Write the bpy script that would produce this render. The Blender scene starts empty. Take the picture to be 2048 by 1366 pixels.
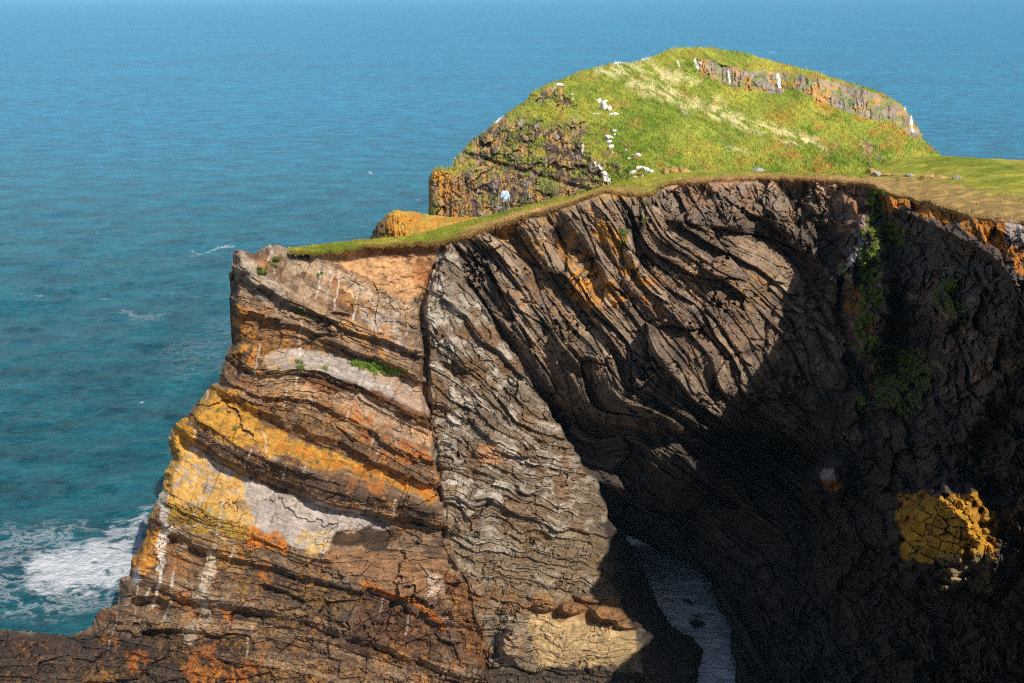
import bpy, bmesh, math, random
import numpy as np
from mathutils import Vector
SC = bpy.context.scene
COL = SC.collection
# ------------------------------------------------------------ camera
KW = 0.70   # overall scale of the place: the walker on the path is 1.75 m tall
CAM_Z = 55.0; PITCH = math.radians(19.2); F = 2000.0
cp, sp = math.cos(PITCH), math.sin(PITCH)
cam = bpy.data.objects.new("camera", bpy.data.cameras.new("camera")); COL.objects.link(cam)
cam.location = (0, 0, CAM_Z*KW); cam.rotation_euler = (math.pi/2 - PITCH, 0, 0)
cam.data.sensor_width = 36; cam.data.lens = F/2048*36; cam.data.clip_end = 60000; cam.data.clip_start = 0.5
SC.camera = cam
# ------------------------------------------------------------ light
SUN = Vector((0.40, -0.56, 0.72)).normalized()
world = bpy.data.worlds.new("World"); SC.world = world; world.use_nodes = True
wn = world.node_tree
sky = wn.nodes.new("ShaderNodeTexSky"); sky.sky_type = 'NISHITA'; sky.sun_disc = False
sky.sun_elevation = math.asin(SUN.z); sky.sun_rotation = math.atan2(SUN.x, SUN.y)
wn.links.new(sky.outputs[0], wn.nodes["Background"].inputs[0]); wn.nodes["Background"].inputs[1].default_value = 0.12
sl = bpy.data.lights.new("sun", 'SUN'); sl.energy = 5.0; sl.angle = math.radians(0.5); sl.color = (1, 0.945, 0.86)
so = bpy.data.objects.new("sun", sl); COL.objects.link(so)
so.rotation_euler = SUN.to_track_quat('Z', 'Y').to_euler()
SC.view_settings.view_transform = 'Standard'; SC.view_settings.look = 'None'
SC.view_settings.exposure = 0.08; SC.view_settings.gamma = 1
SC.cycles.max_bounces = 5; SC.cycles.diffuse_bounces = 3; SC.cycles.glossy_bounces = 2; SC.cycles.transmission_bounces = 2
SC.cycles.volume_bounces = 0; SC.cycles.use_denoising = False; SC.cycles.use_adaptive_sampling = False; SC.cycles.filter_width = 1.15

# ------------------------------------------------------------ numeric helpers
f32 = np.float32
def smooth(a, b, x):
    t = np.clip((x - a)/(b - a), 0, 1); return t*t*(3 - 2*t)
def hsh(i, j, seed=0):
    i = np.asarray(i).astype(np.int64).astype(np.uint64); j = np.asarray(j).astype(np.int64).astype(np.uint64)
    h = i*np.uint64(0x9E3779B97F4A7C15) + j*np.uint64(0xC2B2AE3D27D4EB4F) + np.uint64((seed*7919 + 13) & 0xffffffff)*np.uint64(0x165667B19E3779F9)
    h ^= h >> np.uint64(31); h *= np.uint64(0xD6E8FEB86659FD93); h ^= h >> np.uint64(32); h *= np.uint64(0xD6E8FEB86659FD93); h ^= h >> np.uint64(29)
    return ((h >> np.uint64(40)).astype(np.float32))/f32(1 << 24)
def vnoise(x, y, seed=0):
    xi = np.floor(x); yi = np.floor(y); u = x - xi; v = y - yi
    u = u*u*u*(u*(u*6 - 15) + 10); v = v*v*v*(v*(v*6 - 15) + 10)
    a = hsh(xi, yi, seed); b = hsh(xi+1, yi, seed); c = hsh(xi, yi+1, seed); d = hsh(xi+1, yi+1, seed)
    return ((a*(1-u) + b*u)*(1-v) + (c*(1-u) + d*u)*v)*2 - 1
def fbm(x, y, n=4, seed=0, g=0.5):
    r = 0; a = 1; t = 0
    for k in range(n):
        r = r + a*vnoise(x*2**k + 17.3*k, y*2**k - 9.1*k, seed + k); t += a; a *= g
    return r/t*1.3
def ridged(x, y, n=4, seed=0, g=0.55):
    r = 0; a = 1; t = 0
    for k in range(n):
        r = r + a*(1 - 2*np.abs(vnoise(x*2**k + 5.3*k, y*2**k + 3.7*k, seed + k))); t += a; a *= g
    return r/t
def cells(x, y, seed=0):
    xi = np.floor(x); yi = np.floor(y)
    f1 = np.full(x.shape, 9.0, f32); f2 = f1.copy(); cid = np.zeros(x.shape, f32)
    for dx in (-1, 0, 1):
        for dy in (-1, 0, 1):
            cx = xi + dx; cy = yi + dy
            px = cx + 0.15 + 0.7*hsh(cx, cy, seed); py = cy + 0.15 + 0.7*hsh(cx, cy, seed + 71)
            d = np.sqrt((x-px)**2 + (y-py)**2).astype(f32)
            nid = hsh(cx, cy, seed + 143)
            c1 = d < f1
            f2 = np.where(c1, f1, np.minimum(f2, d)); cid = np.where(c1, nid, cid); f1 = np.where(c1, d, f1)
    return cid, f1, f2
def facet(x, y, seed=0, tilt=0.9, crack=0.25):
    """angular broken blocks: every cell is a tilted plane at its own height"""
    xi = np.floor(x); yi = np.floor(y)
    f1 = np.full(x.shape, 9.0, f32); f2 = f1.copy(); h = np.zeros(x.shape, f32)
    for dx in (-1, 0, 1):
        for dy in (-1, 0, 1):
            cx = xi + dx; cy = yi + dy
            ox = x - (cx + 0.1 + 0.8*hsh(cx, cy, seed)); oy = y - (cy + 0.1 + 0.8*hsh(cx, cy, seed + 71))
            d = (np.abs(ox)**1.5 + np.abs(oy)**1.5).astype(f32)
            hh = hsh(cx, cy, seed + 143) - 0.5 + tilt*(ox*(hsh(cx, cy, seed + 11) - 0.5) + oy*(hsh(cx, cy, seed + 12) - 0.5))
            c1 = d < f1; f2 = np.where(c1, f1, np.minimum(f2, d)); h = np.where(c1, hh, h); f1 = np.where(c1, d, f1)
    return (h - crack*smooth(0.10, 0.0, f2-f1)).astype(f32)
def segdist(pts, X, Y):
    best = np.full(X.shape, 1e9, f32); tt = np.zeros(X.shape, f32)
    n = len(pts) - 1
    for i in range(n):
        ax, ay = pts[i]; bx, by = pts[i+1]; dx, dy = bx-ax, by-ay; L = dx*dx+dy*dy + 1e-9
        t = np.clip(((X-ax)*dx + (Y-ay)*dy)/L, 0, 1)
        d = np.hypot(X-ax-t*dx, Y-ay-t*dy); m = d < best
        best = np.where(m, d, best); tt = np.where(m, (i+t)/n, tt)
    return best, tt
def inside(pts, X, Y):
    r = np.zeros(X.shape, bool); n = len(pts)
    for i in range(n):
        ax, ay = pts[i]; bx, by = pts[(i+1) % n]
        if ay == by: continue
        c = ((ay > Y) != (by > Y)) & (X < (bx-ax)*(Y-ay)/(by-ay) + ax); r ^= c
    return r
def sdf(pts, X, Y, pad=60):
    out = np.full(X.shape, -1e3, f32)
    P = np.array(pts); x0, y0 = P.min(0) - pad; x1, y1 = P.max(0) + pad
    m = (X > x0) & (X < x1) & (Y > y0) & (Y < y1)
    if not m.any(): return out
    xs = X[m]; ys = Y[m]
    d, _ = segdist(list(pts) + [pts[0]], xs, ys)
    out[m] = np.where(inside(pts, xs, ys), d, -d); return out
def rbf(pts, X, Y, lam=0.02, step=6):
    """thin plate spline through (x, y, value) evaluated on the regular grid X, Y"""
    P = np.array(pts, float); sc = 500.0
    x = P[:, 0]/sc; y = P[:, 1]/sc; n = len(P)
    def ph(r2): return 0.5*r2*np.log(r2 + 1e-12)
    K = ph((x[:, None]-x)**2 + (y[:, None]-y)**2) + lam*0.01*np.eye(n)
    Q = np.c_[np.ones(n), x, y]
    w = np.linalg.solve(np.block([[K, Q], [Q.T, np.zeros((3, 3))]]), np.r_[P[:, 2], 0, 0, 0])
    ny, nx = X.shape
    ix = np.unique(np.r_[np.arange(0, nx, step), nx-1]); iy = np.unique(np.r_[np.arange(0, ny, step), ny-1])
    gx = X[0, ix]/sc; gy = Y[iy, 0]/sc
    A, B = np.meshgrid(gx, gy); o = w[n] + w[n+1]*A + w[n+2]*B
    for k in range(n): o = o + w[k]*ph((A-x[k])**2 + (B-y[k])**2)
    t = np.array([np.interp(np.arange(nx), ix, r) for r in o])
    return np.array([np.interp(np.arange(ny), iy, t[:, j]) for j in range(nx)]).T.astype(f32)
def guides(curves):
    out = []
    for s, pts in curves:
        P = np.array(pts, float); L = np.r_[0, np.cumsum(np.hypot(*np.diff(P, axis=0).T))]
        n = max(2, int(L[-1]/60) + 1)
        for q in np.linspace(0, L[-1], n): out.append((np.interp(q, L, P[:, 0]), np.interp(q, L, P[:, 1]), s))
    return out
def ray(px, py):
    dx = (px-1024)/F; dy = (683-py)/F
    return dx, cp + dy*sp, -sp + dy*cp
def unproj(px, py, d):
    """world point at forward distance d seen at px, py"""
    dx, ry, rz = ray(px, py); k = d/ry
    return dx*k, d + 0*k, CAM_Z + rz*k
def pt(px, py, d): return Vector([float(v) for v in unproj(px, py, d)])
def lin(c): c = np.array(c)/255.0; return np.where(c <= 0.04045, c/12.92, ((c+0.055)/1.055)**2.4).astype(f32)

def tag(o, label=None, cat=None, group=None, kind=None):
    if label: o["label"] = label
    if cat: o["category"] = cat
    if group: o["group"] = group
    if kind: o["kind"] = kind
    return o
def mesh_np(name, V, Q, mat, attrs=None, parent=None, smoothed=False):
    me = bpy.data.meshes.new(name); V = np.ascontiguousarray(V, dtype=f32); Q = np.ascontiguousarray(Q, dtype=np.int32)
    me.vertices.add(len(V)); me.vertices.foreach_set("co", V.ravel())
    k = Q.shape[1]; me.loops.add(Q.size); me.loops.foreach_set("vertex_index", Q.ravel())
    me.polygons.add(len(Q)); me.polygons.foreach_set("loop_start", np.arange(0, Q.size, k, dtype=np.int32))
    me.polygons.foreach_set("loop_total", np.full(len(Q), k, np.int32))
    me.polygons.foreach_set("use_smooth", np.full(len(Q), smoothed, bool))
    for an, A in (attrs or {}).items():
        A = np.asarray(A, f32)
        if A.ndim == 1:
            at = me.attributes.new(an, 'FLOAT', 'POINT'); at.data.foreach_set("value", A)
        elif an == "tone":
            at = me.attributes.new(an, 'FLOAT_COLOR', 'POINT'); at.data.foreach_set("color", np.c_[A, np.ones(len(A), f32)].ravel().astype(f32))
        else:
            at = me.attributes.new(an, 'FLOAT_VECTOR', 'POINT'); at.data.foreach_set("vector", A.ravel())
    me.update(calc_edges=True); me.validate()
    if mat: me.materials.append(mat)
    o = bpy.data.objects.new(name, me); COL.objects.link(o)
    if parent: o.parent = parent
    return o
def grid_mesh(name, P, mask, mat, attrs, skirt=None, smoothed=False):
    """P (ny,nx,3); mask on vertices; skirt = function(points)->points for the turned-back rim"""
    ny, nx = mask.shape; idx = np.arange(ny*nx).reshape(ny, nx)
    q = mask[:-1, :-1] & mask[1:, :-1] & mask[1:, 1:] & mask[:-1, 1:]
    Q = np.stack([idx[1:, :-1][q], idx[1:, 1:][q], idx[:-1, 1:][q], idx[:-1, :-1][q]], 1)
    used = np.unique(Q); remap = np.full(ny*nx, -1); remap[used] = np.arange(len(used)); Q = remap[Q]
    V = P.reshape(-1, 3)[used]; A = {k: v.reshape((ny*nx,) + v.shape[2:])[used] for k, v in attrs.items()}
    if skirt is not None:
        E = np.concatenate([Q[:, [0, 1]], Q[:, [1, 2]], Q[:, [2, 3]], Q[:, [3, 0]]]); n = len(V)
        key = E[:, 0].astype(np.int64)*n + E[:, 1]; rk = E[:, 1].astype(np.int64)*n + E[:, 0]
        B = E[~np.isin(key, rk)]; bv = np.unique(B); loc = np.full(n, -1)
        base = n; src = bv; prev = bv
        for lev, fn in enumerate(skirt):
            loc2 = np.full(n, -1); loc2[bv] = base + np.arange(len(bv))
            V = np.concatenate([V, fn(V[bv])])
            for k in A: A[k] = np.concatenate([A[k], A[k][bv]])
            lo = np.arange(n) if lev == 0 else locp
            Q = np.concatenate([Q, np.stack([lo[B[:, 1]], lo[B[:, 0]], loc2[B[:, 0]], loc2[B[:, 1]]], 1)])
            locp = loc2; base += len(bv)
    return mesh_np(name, V, Q, mat, A, smoothed=smoothed)

# ------------------------------------------------------------ materials
def new_mat(name):
    m = bpy.data.materials.new(name); m.use_nodes = True
    return m, m.node_tree, m.node_tree.nodes["Principled BSDF"]
def N(nt, typ, **kw):
    n = nt.nodes.new(typ)
    for k, v in kw.items():
        if k in n.inputs: n.inputs[k].default_value = v
        else: setattr(n, k, v)
    return n
def tone_mat(name, rough=0.9, bump=0.35, sizes=(3.0, 14.0), strat=None, var=0.35, spec=0.25, dist=0.06):
    """colour from the mesh, broken up by noise; bump from noise in object space and along the bedding"""
    m, nt, b = new_mat(name); L = nt.links
    at = N(nt, "ShaderNodeAttribute", attribute_name="tone")
    tc = N(nt, "ShaderNodeTexCoord")
    n1 = N(nt, "ShaderNodeTexNoise", Scale=sizes[0], Detail=8.0, Roughness=0.65); L.new(tc.outputs["Object"], n1.inputs["Vector"])
    n2 = N(nt, "ShaderNodeTexNoise", Scale=sizes[1], Detail=6.0, Roughness=0.7); L.new(tc.outputs["Object"], n2.inputs["Vector"])
    h = N(nt, "ShaderNodeMath", operation='ADD'); L.new(n1.outputs[0], h.inputs[0]); L.new(n2.outputs[0], h.inputs[1])
    if strat:
        sa = N(nt, "ShaderNodeAttribute", attribute_name="strat")
        n3 = N(nt, "ShaderNodeTexNoise", Scale=1.0, Detail=7.0, Roughness=0.7); L.new(sa.outputs["Vector"], n3.inputs["Vector"])
        s3 = N(nt, "ShaderNodeMath", operation='MULTIPLY'); s3.inputs[1].default_value = strat; L.new(n3.outputs[0], s3.inputs[0])
        h2 = N(nt, "ShaderNodeMath", operation='ADD'); L.new(h.outputs[0], h2.inputs[0]); L.new(s3.outputs[0], h2.inputs[1]); h = h2
        cen = 1 + strat/2
    else: cen = 1.0
    mr = N(nt, "ShaderNodeMapRange"); mr.inputs[1].default_value = cen-0.4; mr.inputs[2].default_value = cen+0.4
    mr.inputs[3].default_value = 1-var; mr.inputs[4].default_value = 1+var; L.new(h.outputs[0], mr.inputs[0])
    vm = N(nt, "ShaderNodeVectorMath", operation='SCALE'); L.new(at.outputs["Color"], vm.inputs[0]); L.new(mr.outputs[0], vm.inputs["Scale"])
    L.new(vm.outputs[0], b.inputs["Base Color"])
    bp = N(nt, "ShaderNodeBump", Strength=bump, Distance=dist); L.new(h.outputs[0], bp.inputs["Height"]); L.new(bp.outputs[0], b.inputs["Normal"])
    b.inputs["Roughness"].default_value = rough; b.inputs["Specular IOR Level"].default_value = spec
    return m
def plain_mat(name, rgb, rough=0.85, var=0.2, scale=4.0, bump=0.2, spec=0.3):
    m, nt, b = new_mat(name); L = nt.links
    tc = N(nt, "ShaderNodeTexCoord"); n1 = N(nt, "ShaderNodeTexNoise", Scale=scale, Detail=6.0, Roughness=0.6); L.new(tc.outputs["Object"], n1.inputs["Vector"])
    mr = N(nt, "ShaderNodeMapRange"); mr.inputs[1].default_value = 0.3; mr.inputs[2].default_value = 0.7; mr.inputs[3].default_value = 1-var; mr.inputs[4].default_value = 1+var
    L.new(n1.outputs[0], mr.inputs[0]); vm = N(nt, "ShaderNodeVectorMath", operation='SCALE'); vm.inputs[0].default_value = rgb[:3]; L.new(mr.outputs[0], vm.inputs["Scale"])
    L.new(vm.outputs[0], b.inputs["Base Color"]); bp = N(nt, "ShaderNodeBump", Strength=bump, Distance=0.05); L.new(n1.outputs[0], bp.inputs["Height"]); L.new(bp.outputs[0], b.inputs["Normal"])
    b.inputs["Roughness"].default_value = rough; b.inputs["Specular IOR Level"].default_value = spec
    return m
M_ROCK = tone_mat("layered_rock", 0.82, 0.9, (3.2, 15.0), strat=1.2, var=0.62, dist=0.09)
M_ISLE = tone_mat("island_turf_and_rock", 0.9, 0.6, (1.2, 5.0), var=0.4, dist=0.12)
M_TURF = tone_mat("turf", 0.95, 0.6, (2.0, 12.0), var=0.4, spec=0.1)

class Paint:
    def __init__(s, X, Y):
        s.X, s.Y = X, Y
        s.wx = (fbm(X/28, Y/28, 4, 901)*11).astype(f32); s.wy = (fbm(X/28, Y/28, 4, 911)*11).astype(f32)
        s.fine = fbm(X/14, Y/12, 6, 931, 0.74)
        s.C = np.zeros(X.shape + (3,), f32)
    def mask(s, poly, feather=8, ragged=1.0, patch=None):
        d = sdf(poly, s.X + ragged*s.wx, s.Y + ragged*s.wy); m = smooth(-feather, feather, d)
        if patch is not None: m = m*smooth(-0.07, 0.07, s.fine + patch)*(0.82 + 0.18*smooth(-0.3, 0.1, s.fine))
        return m
    def mix(s, m, col): s.C += (lin(col)*ALB - s.C)*m[..., None]
    def area(s, poly, col, k=1.0, feather=8, ragged=1.0, patch=None): s.mix(s.mask(poly, feather*0.5, ragged*1.5, patch)*k, col)
    def line(s, pts, col, w=2.0, k=1.0, rag=0.35, patch=None):
        P = np.array(pts); x0, y0 = P.min(0)-30; x1, y1 = P.max(0)+30
        sel = (s.X > x0) & (s.X < x1) & (s.Y > y0) & (s.Y < y1)
        if not sel.any(): return
        d, t = segdist(pts, s.X[sel] + rag*s.wx[sel], s.Y[sel] + rag*s.wy[sel])
        m = smooth(w*1.0+0.9, w*0.5, d + w*0.8*s.fine[sel])*k
        if patch is not None: m = m*smooth(-0.2, 0.1, s.fine[sel] + patch)
        s.C[sel] += (lin(col)*ALB - s.C[sel])*m[..., None]
ALB = 0.92     # lit picture value -> base colour

def fx(tab, X):  # y as function of x through a table
    T = np.array(tab, float); return np.interp(X, T[:, 0], T[:, 1])

# ============================================================ FRONT CLIFF
ST = 2.0
gx = np.arange(-130, 2480, ST); gy = np.arange(326, 1590, ST)
X, Y = np.meshgrid(gx.astype(f32), gy.astype(f32))
RIM = [(-200, 1262), (0, 1258), (60, 1261), (146, 1270), (173, 1257), (187, 1247), (191, 1225), (234, 1207), (236, 1187), (239, 1157), (259, 1150),
  (261, 1122), (271, 1107), (291, 1072), (294, 1047), (306, 1011), (324, 981), (329, 941), (344, 916), (334, 881), (347, 851), (377, 826), (402, 795),
  (422, 766), (437, 765), (444, 730), (456, 696), (467, 682), (461, 650), (458, 600), (462, 560), (459, 546), (464, 530), (466, 503), (474, 498), (490, 500), (508, 507),
  (516, 501), (528, 496), (530, 489), (545, 488), (566, 490), (582, 497), (600, 503), (650, 503), (692, 495), (775, 487), (859, 484), (901, 481), (925, 474), (972, 457), (1019, 442),
  (1066, 430), (1129, 411), (1170, 395), (1211, 380), (1250, 384), (1300, 388), (1320, 374), (1345, 364), (1400, 361), (1450, 356), (1500, 353), (1560, 352),
  (1650, 356), (1740, 364), (1780, 384), (1850, 399), (1900, 413), (1960, 430), (2048, 442), (2200, 470), (2400, 505), (2600, 540)]
BODY = RIM + [(2600, 1700), (-200, 1700)]
HOLE = [(1253, 1071), (1267, 1077), (1291, 1087), (1317, 1102), (1345, 1115), (1372, 1126), (1393, 1136), (1403, 1149), (1416, 1162), (1427, 1171),
  (1420, 1179), (1432, 1195), (1433, 1212), (1449, 1238), (1463, 1256), (1458, 1273), (1461, 1304), (1470, 1321), (1471, 1366), (1495, 1700), (1370, 1700), (1398, 1366),
  (1398, 1332), (1408, 1314), (1416, 1301), (1400, 1281), (1393, 1266), (1370, 1256), (1347, 1248), (1332, 1230), (1314, 1207), (1304, 1177), (1284, 1134), (1269, 1109)]
jx = vnoise(X/7, Y/7, 5)*2.5; jy = vnoise(X/7, Y/7, 6)*2.5
edge_r = smooth(900, 600, X)          # rough silhouettes on the seaward side only
S_body = sdf(BODY, X + jx*edge_r, Y + jy*edge_r, 80)
S_body = np.where((S_body < -900) & (Y > 700), 200, S_body); S_body = np.where(inside(BODY, X, Y) & (S_body < -900), 200, S_body)
S_hole = sdf(HOLE, X + jx, Y + jy, 120)
MASK = (S_body > 0) & (S_hole < 0)

# base distance of each part of the wall (metres forward of the camera)
dA = rbf([(465, 500, 76), (560, 490, 77), (700, 492, 78.5), (860, 485, 80), (470, 700, 74.5), (600, 620, 75.6), (750, 640, 76.5), (850, 700, 75.8), (440, 770, 73.5),
  (560, 800, 72.6), (700, 800, 73.3), (850, 850, 73.2), (345, 860, 72), (450, 900, 71.5), (600, 950, 71.2), (750, 1000, 71.5), (870, 1000, 71.5), (310, 1020, 71), (420, 1050, 69.6),
  (600, 1100, 69), (750, 1150, 69), (900, 1150, 69.5), (250, 1150, 70), (400, 1200, 67.6), (600, 1250, 66.2), (800, 1300, 65.6), (930, 1300, 66.2),
  (0, 1265, 72), (150, 1275, 70.5), (0, 1366, 66), (200, 1340, 66), (400, 1366, 63.5), (700, 1366, 63.5), (950, 1366, 64), (0, 1560, 60), (500, 1560, 58), (900, 1560, 59), (-130, 1400, 66)], X, Y)
dB = rbf([(905, 480, 80), (870, 580, 77), (900, 640, 75.8), (950, 720, 74.6), (870, 750, 75.2), (1000, 820, 73.4), (880, 900, 73), (1060, 920, 72.6), (960, 1000, 71.3),
  (1130, 1000, 72.2), (1050, 1100, 70), (1190, 1080, 71.8), (930, 1130, 69.8), (1150, 1180, 69.2), (1210, 1180, 72), (1000, 1230, 67.6), (1150, 1240, 66.8), (1250, 1240, 67.4), (1280, 1290, 67.6),
  (1215, 1060, 75.5), (1250, 1150, 76.5), (1300, 1200, 78), (1340, 1260, 75), (1300, 1260, 70), (1390, 1320, 70.5), (1330, 1366, 66), (1390, 1400, 66), (980, 1340, 65.8), (1150, 1330, 65.4), (1270, 1350, 66.5), (1000, 1560, 60), (1200, 1560, 60), (1380, 1560, 59)], X, Y)
dC = rbf([(905, 480, 80), (960, 455, 80), (1066, 430, 80.5), (1200, 382, 81.5), (1300, 388, 82), (1345, 364, 83), (1500, 353, 84.5), (1650, 356, 85), (1740, 365, 84),
  (1780, 385, 81), (1850, 400, 77), (1900, 414, 73), (2048, 442, 67), (2200, 470, 61), (960, 560, 77.8), (1040, 540, 78), (1030, 660, 75.8), (1120, 620, 76.2), (1200, 540, 77.6), (1180, 700, 74), (1260, 640, 75),
  (1300, 500, 77.6), (1300, 720, 73.2), (1360, 620, 75), (1400, 700, 73.6), (1420, 450, 79.5), (1470, 560, 78.5), (1420, 800, 73.5), (1500, 760, 74), (1560, 620, 79.5), (1540, 480, 83), (1600, 540, 83),
  (1620, 440, 84.5), (1640, 640, 80), (1600, 740, 78), (1640, 850, 76), (1200, 800, 74.8), (1100, 780, 76.6), (1160, 860, 77.3), (1250, 870, 76.2), (1340, 910, 74), (1400, 950, 74.6), (1220, 980, 79), (1300, 1010, 81),
  (1400, 1040, 81.5), (1250, 1050, 82), (1350, 1100, 82), (1440, 1180, 80), (1480, 1080, 80), (1500, 900, 79.5), (1560, 1000, 78.5), (1530, 1200, 74), (1480, 1300, 70.5), (1560, 1340, 67.5), (1500, 1400, 65.5), (1500, 1560, 58),
  (1720, 450, 82.5), (1700, 560, 80), (1740, 640, 77.5), (1700, 720, 76), (1760, 800, 72.5), (1660, 860, 74.5), (1650, 950, 72), (1720, 1000, 69.5), (1650, 1100, 71.5), (1740, 1150, 67.5), (1620, 1250, 70), (1700, 1340, 65.5),
  (1800, 480, 78), (1850, 460, 74.5), (1900, 500, 70), (1960, 520, 66), (2048, 560, 60), (2048, 500, 63), (1850, 600, 72), (1950, 620, 65), (2048, 680, 57.5), (1850, 760, 69), (1950, 780, 62.5), (2048, 820, 57),
  (1830, 900, 66.5), (1920, 930, 61.5), (2048, 960, 57), (1830, 1060, 63), (1900, 1080, 60), (2048, 1120, 57), (1850, 1180, 62.5), (1950, 1200, 58), (2048, 1300, 56), (1800, 1340, 61), (1900, 1366, 57), (2000, 1560, 50),
  (1750, 1560, 58), (2250, 600, 57), (2250, 900, 57), (2250, 1300, 56), (2500, 540, 58), (2500, 900, 58), (2500, 1400, 57)], X, Y)
KR = [(930, 440), (885, 500), (862, 545), (845, 600), (848, 650), (852, 700), (854, 780), (860, 850), (872, 920), (884, 1000), (892, 1060), (915, 1130), (945, 1200), (965, 1300), (980, 1366), (1000, 1700)]
GB = [(900, 440), (905, 490), (935, 560), (985, 640), (1035, 720), (1090, 800), (1140, 880), (1190, 960), (1222, 1040), (1252, 1072), (1262, 1100), (1300, 1150), (1700, 1700)]
def leftof(tab, wob=0.0):
    T = np.array(tab, float); return np.interp(Y + wob, T[:, 1], T[:, 0]) - X
wob1 = fbm(X/30, Y/30, 4, 21)*9
kA = leftof(KR) + wob1*0.6                # >0 : left of the crack
kB = leftof(GB) + wob1*1.2                # >0 : left of the overhanging beds
mA = smooth(-3, 3, kA); mC = smooth(4, -4, kB)*(1-mA); mB = (1-mA)*(1-mC)
dC = dC*np.interp(X + 0.10*(Y-450), [1560, 1650, 1740, 1800, 1900, 2048, 2130, 2260, 2360, 2500], [1, 0.99, 0.97, 0.955, 0.915, 0.85, 0.835, 0.93, 1.0, 1.03]).astype(f32)
D = mA*dA + mB*dB + mC*dC

# bedding coordinates traced from the curves of the beds
sA = rbf(guides([(0, [(579, 501), (667, 538), (734, 576), (834, 614)]), (42, [(471, 545), (567, 600), (659, 640), (735, 668), (817, 700)]), (85, [(483, 626), (575, 634), (650, 672), (734, 714), (838, 764)]),
  (115, [(500, 715), (529, 712), (600, 697), (705, 722), (780, 742), (850, 778)]), (140, [(500, 748), (634, 745), (671, 762), (755, 791), (853, 833)]), (170, [(500, 765), (604, 765), (700, 800), (780, 850), (863, 895)]),
  (205, [(500, 790), (600, 792), (692, 832), (796, 893), (867, 930)]), (240, [(445, 790), (525, 839), (600, 880), (692, 910), (775, 948), (867, 990)]), (300, [(400, 865), (475, 903), (540, 930), (609, 955), (700, 985), (780, 1010), (870, 1030)]),
  (318, [(382, 885), (427, 915), (482, 946), (578, 987), (700, 1015), (790, 1045), (870, 1060)]), (400, [(324, 985), (400, 1030), (497, 1054), (578, 1094), (660, 1112), (760, 1100), (900, 1110)]),
  (455, [(300, 1040), (420, 1100), (520, 1120), (600, 1150), (750, 1180), (880, 1240)]), (540, [(240, 1150), (400, 1200), (560, 1220), (700, 1270), (900, 1340)]), (640, [(0, 1290), (200, 1290), (400, 1330), (600, 1366), (900, 1440)])]), X, Y, lam=0.3)
sB = rbf(guides([(0, [(870, 600), (930, 640), (960, 680)]), (60, [(860, 680), (920, 720), (990, 780), (1040, 840)]), (120, [(865, 760), (920, 800), (1000, 850), (1090, 910)]), (180, [(870, 850), (930, 880), (1000, 930), (1080, 950), (1150, 970)]),
  (240, [(880, 920), (960, 950), (1040, 980), (1120, 1020), (1190, 1030)]), (310, [(890, 1000), (960, 1030), (1060, 1060), (1200, 1090)]), (370, [(900, 1080), (1000, 1110), (1100, 1120), (1200, 1150)]),
  (430, [(930, 1150), (1040, 1170), (1130, 1185), (1230, 1200)]), (480, [(960, 1215), (1060, 1230), (1200, 1240), (1280, 1235)]), (560, [(970, 1310), (1100, 1320), (1280, 1330)]), (700, [(970, 1500), (1300, 1490)])]), X, Y, lam=0.3)
sC = rbf(guides([(0, [(911, 496), (952, 569), (1006, 643), (1063, 717), (1104, 783), (1170, 880)]), (50, [(928, 475), (985, 533), (1034, 594), (1096, 680), (1137, 733), (1200, 840)]), (105, [(981, 451), (1043, 516), (1096, 586), (1137, 639), (1190, 700), (1243, 800)]),
  (152, [(1043, 430), (1096, 512), (1145, 570), (1178, 623), (1227, 668), (1290, 780)]), (210, [(1137, 418), (1190, 496), (1227, 570), (1260, 619), (1321, 700), (1390, 800)]), (250, [(1178, 418), (1219, 463), (1252, 533), (1301, 602), (1362, 655), (1424, 720)]),
  (310, [(1230, 400), (1280, 504), (1362, 574), (1424, 635), (1475, 709), (1522, 795)]), (350, [(1301, 475), (1383, 545), (1481, 620), (1560, 720)]), (430, [(1330, 400), (1383, 463), (1470, 500), (1547, 547), (1640, 640)]), (520, [(1500, 380), (1600, 450), (1700, 560)]),
  (-60, [(1100, 900), (1200, 960), (1300, 1030), (1400, 1090), (1500, 1190), (1560, 1280)]), (-20, [(1250, 880), (1300, 920), (1380, 975), (1450, 1030), (1560, 1120)]), (40, [(1280, 850), (1400, 920), (1500, 980), (1600, 1060)]), (-160, [(1250, 1060), (1400, 1180), (1470, 1300)]),
  (200, [(1450, 850), (1560, 920), (1650, 1000)])]), X, Y, lam=0.5)
def strata(s, t, scale, seed, seglen, lip=1, wob=0.35, sharp=1.0):
    q = s/scale + 1.3*vnoise(s/(scale*2.7), s*0 + 0.5, seed+7) + wob*fbm(t/(scale*6), s/(scale*5), 3, seed) + wob*0.12*vnoise(t/(scale*1.1), s/(scale*1.5), seed+3)
    k = np.floor(q); f = q - k; keep = 0.25 + 0.75*smooth(-0.45, 0.35, vnoise(t/(seglen*1.3), k*3.7, seed+12) + 0.5*hsh(k, k*0, seed+13) - 0.25)
    tt = t/seglen*(0.6 + 0.8*hsh(k, k*0, seed+5)) + 31*hsh(k, k*0, seed+1) + 0.15*vnoise(t/9, s/9, seed+9)
    j = np.floor(tt); r = hsh(k, j, seed+2); r1 = hsh(k, k*0, seed+4)
    tilt = (tt - j - 0.5)*(hsh(k, j, seed+6) - 0.5)
    if lip < 0: f = 1 - f
    prof = (f**1.3*sharp - smooth(0.93, 1.0, f)*0.9)*keep; r = 0.5 + (r-0.5)*(0.5 + 0.5*keep)
    crack = -0.7*smooth(0.06, 0.0, np.minimum(tt-j, 1-tt+j))*smooth(0.3, 0.7, hsh(k, j, seed+8))
    return 0.55*r + 0.45*r1 + 0.35*tilt + 0.6*prof + crack - 0.7, r, r1
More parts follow.
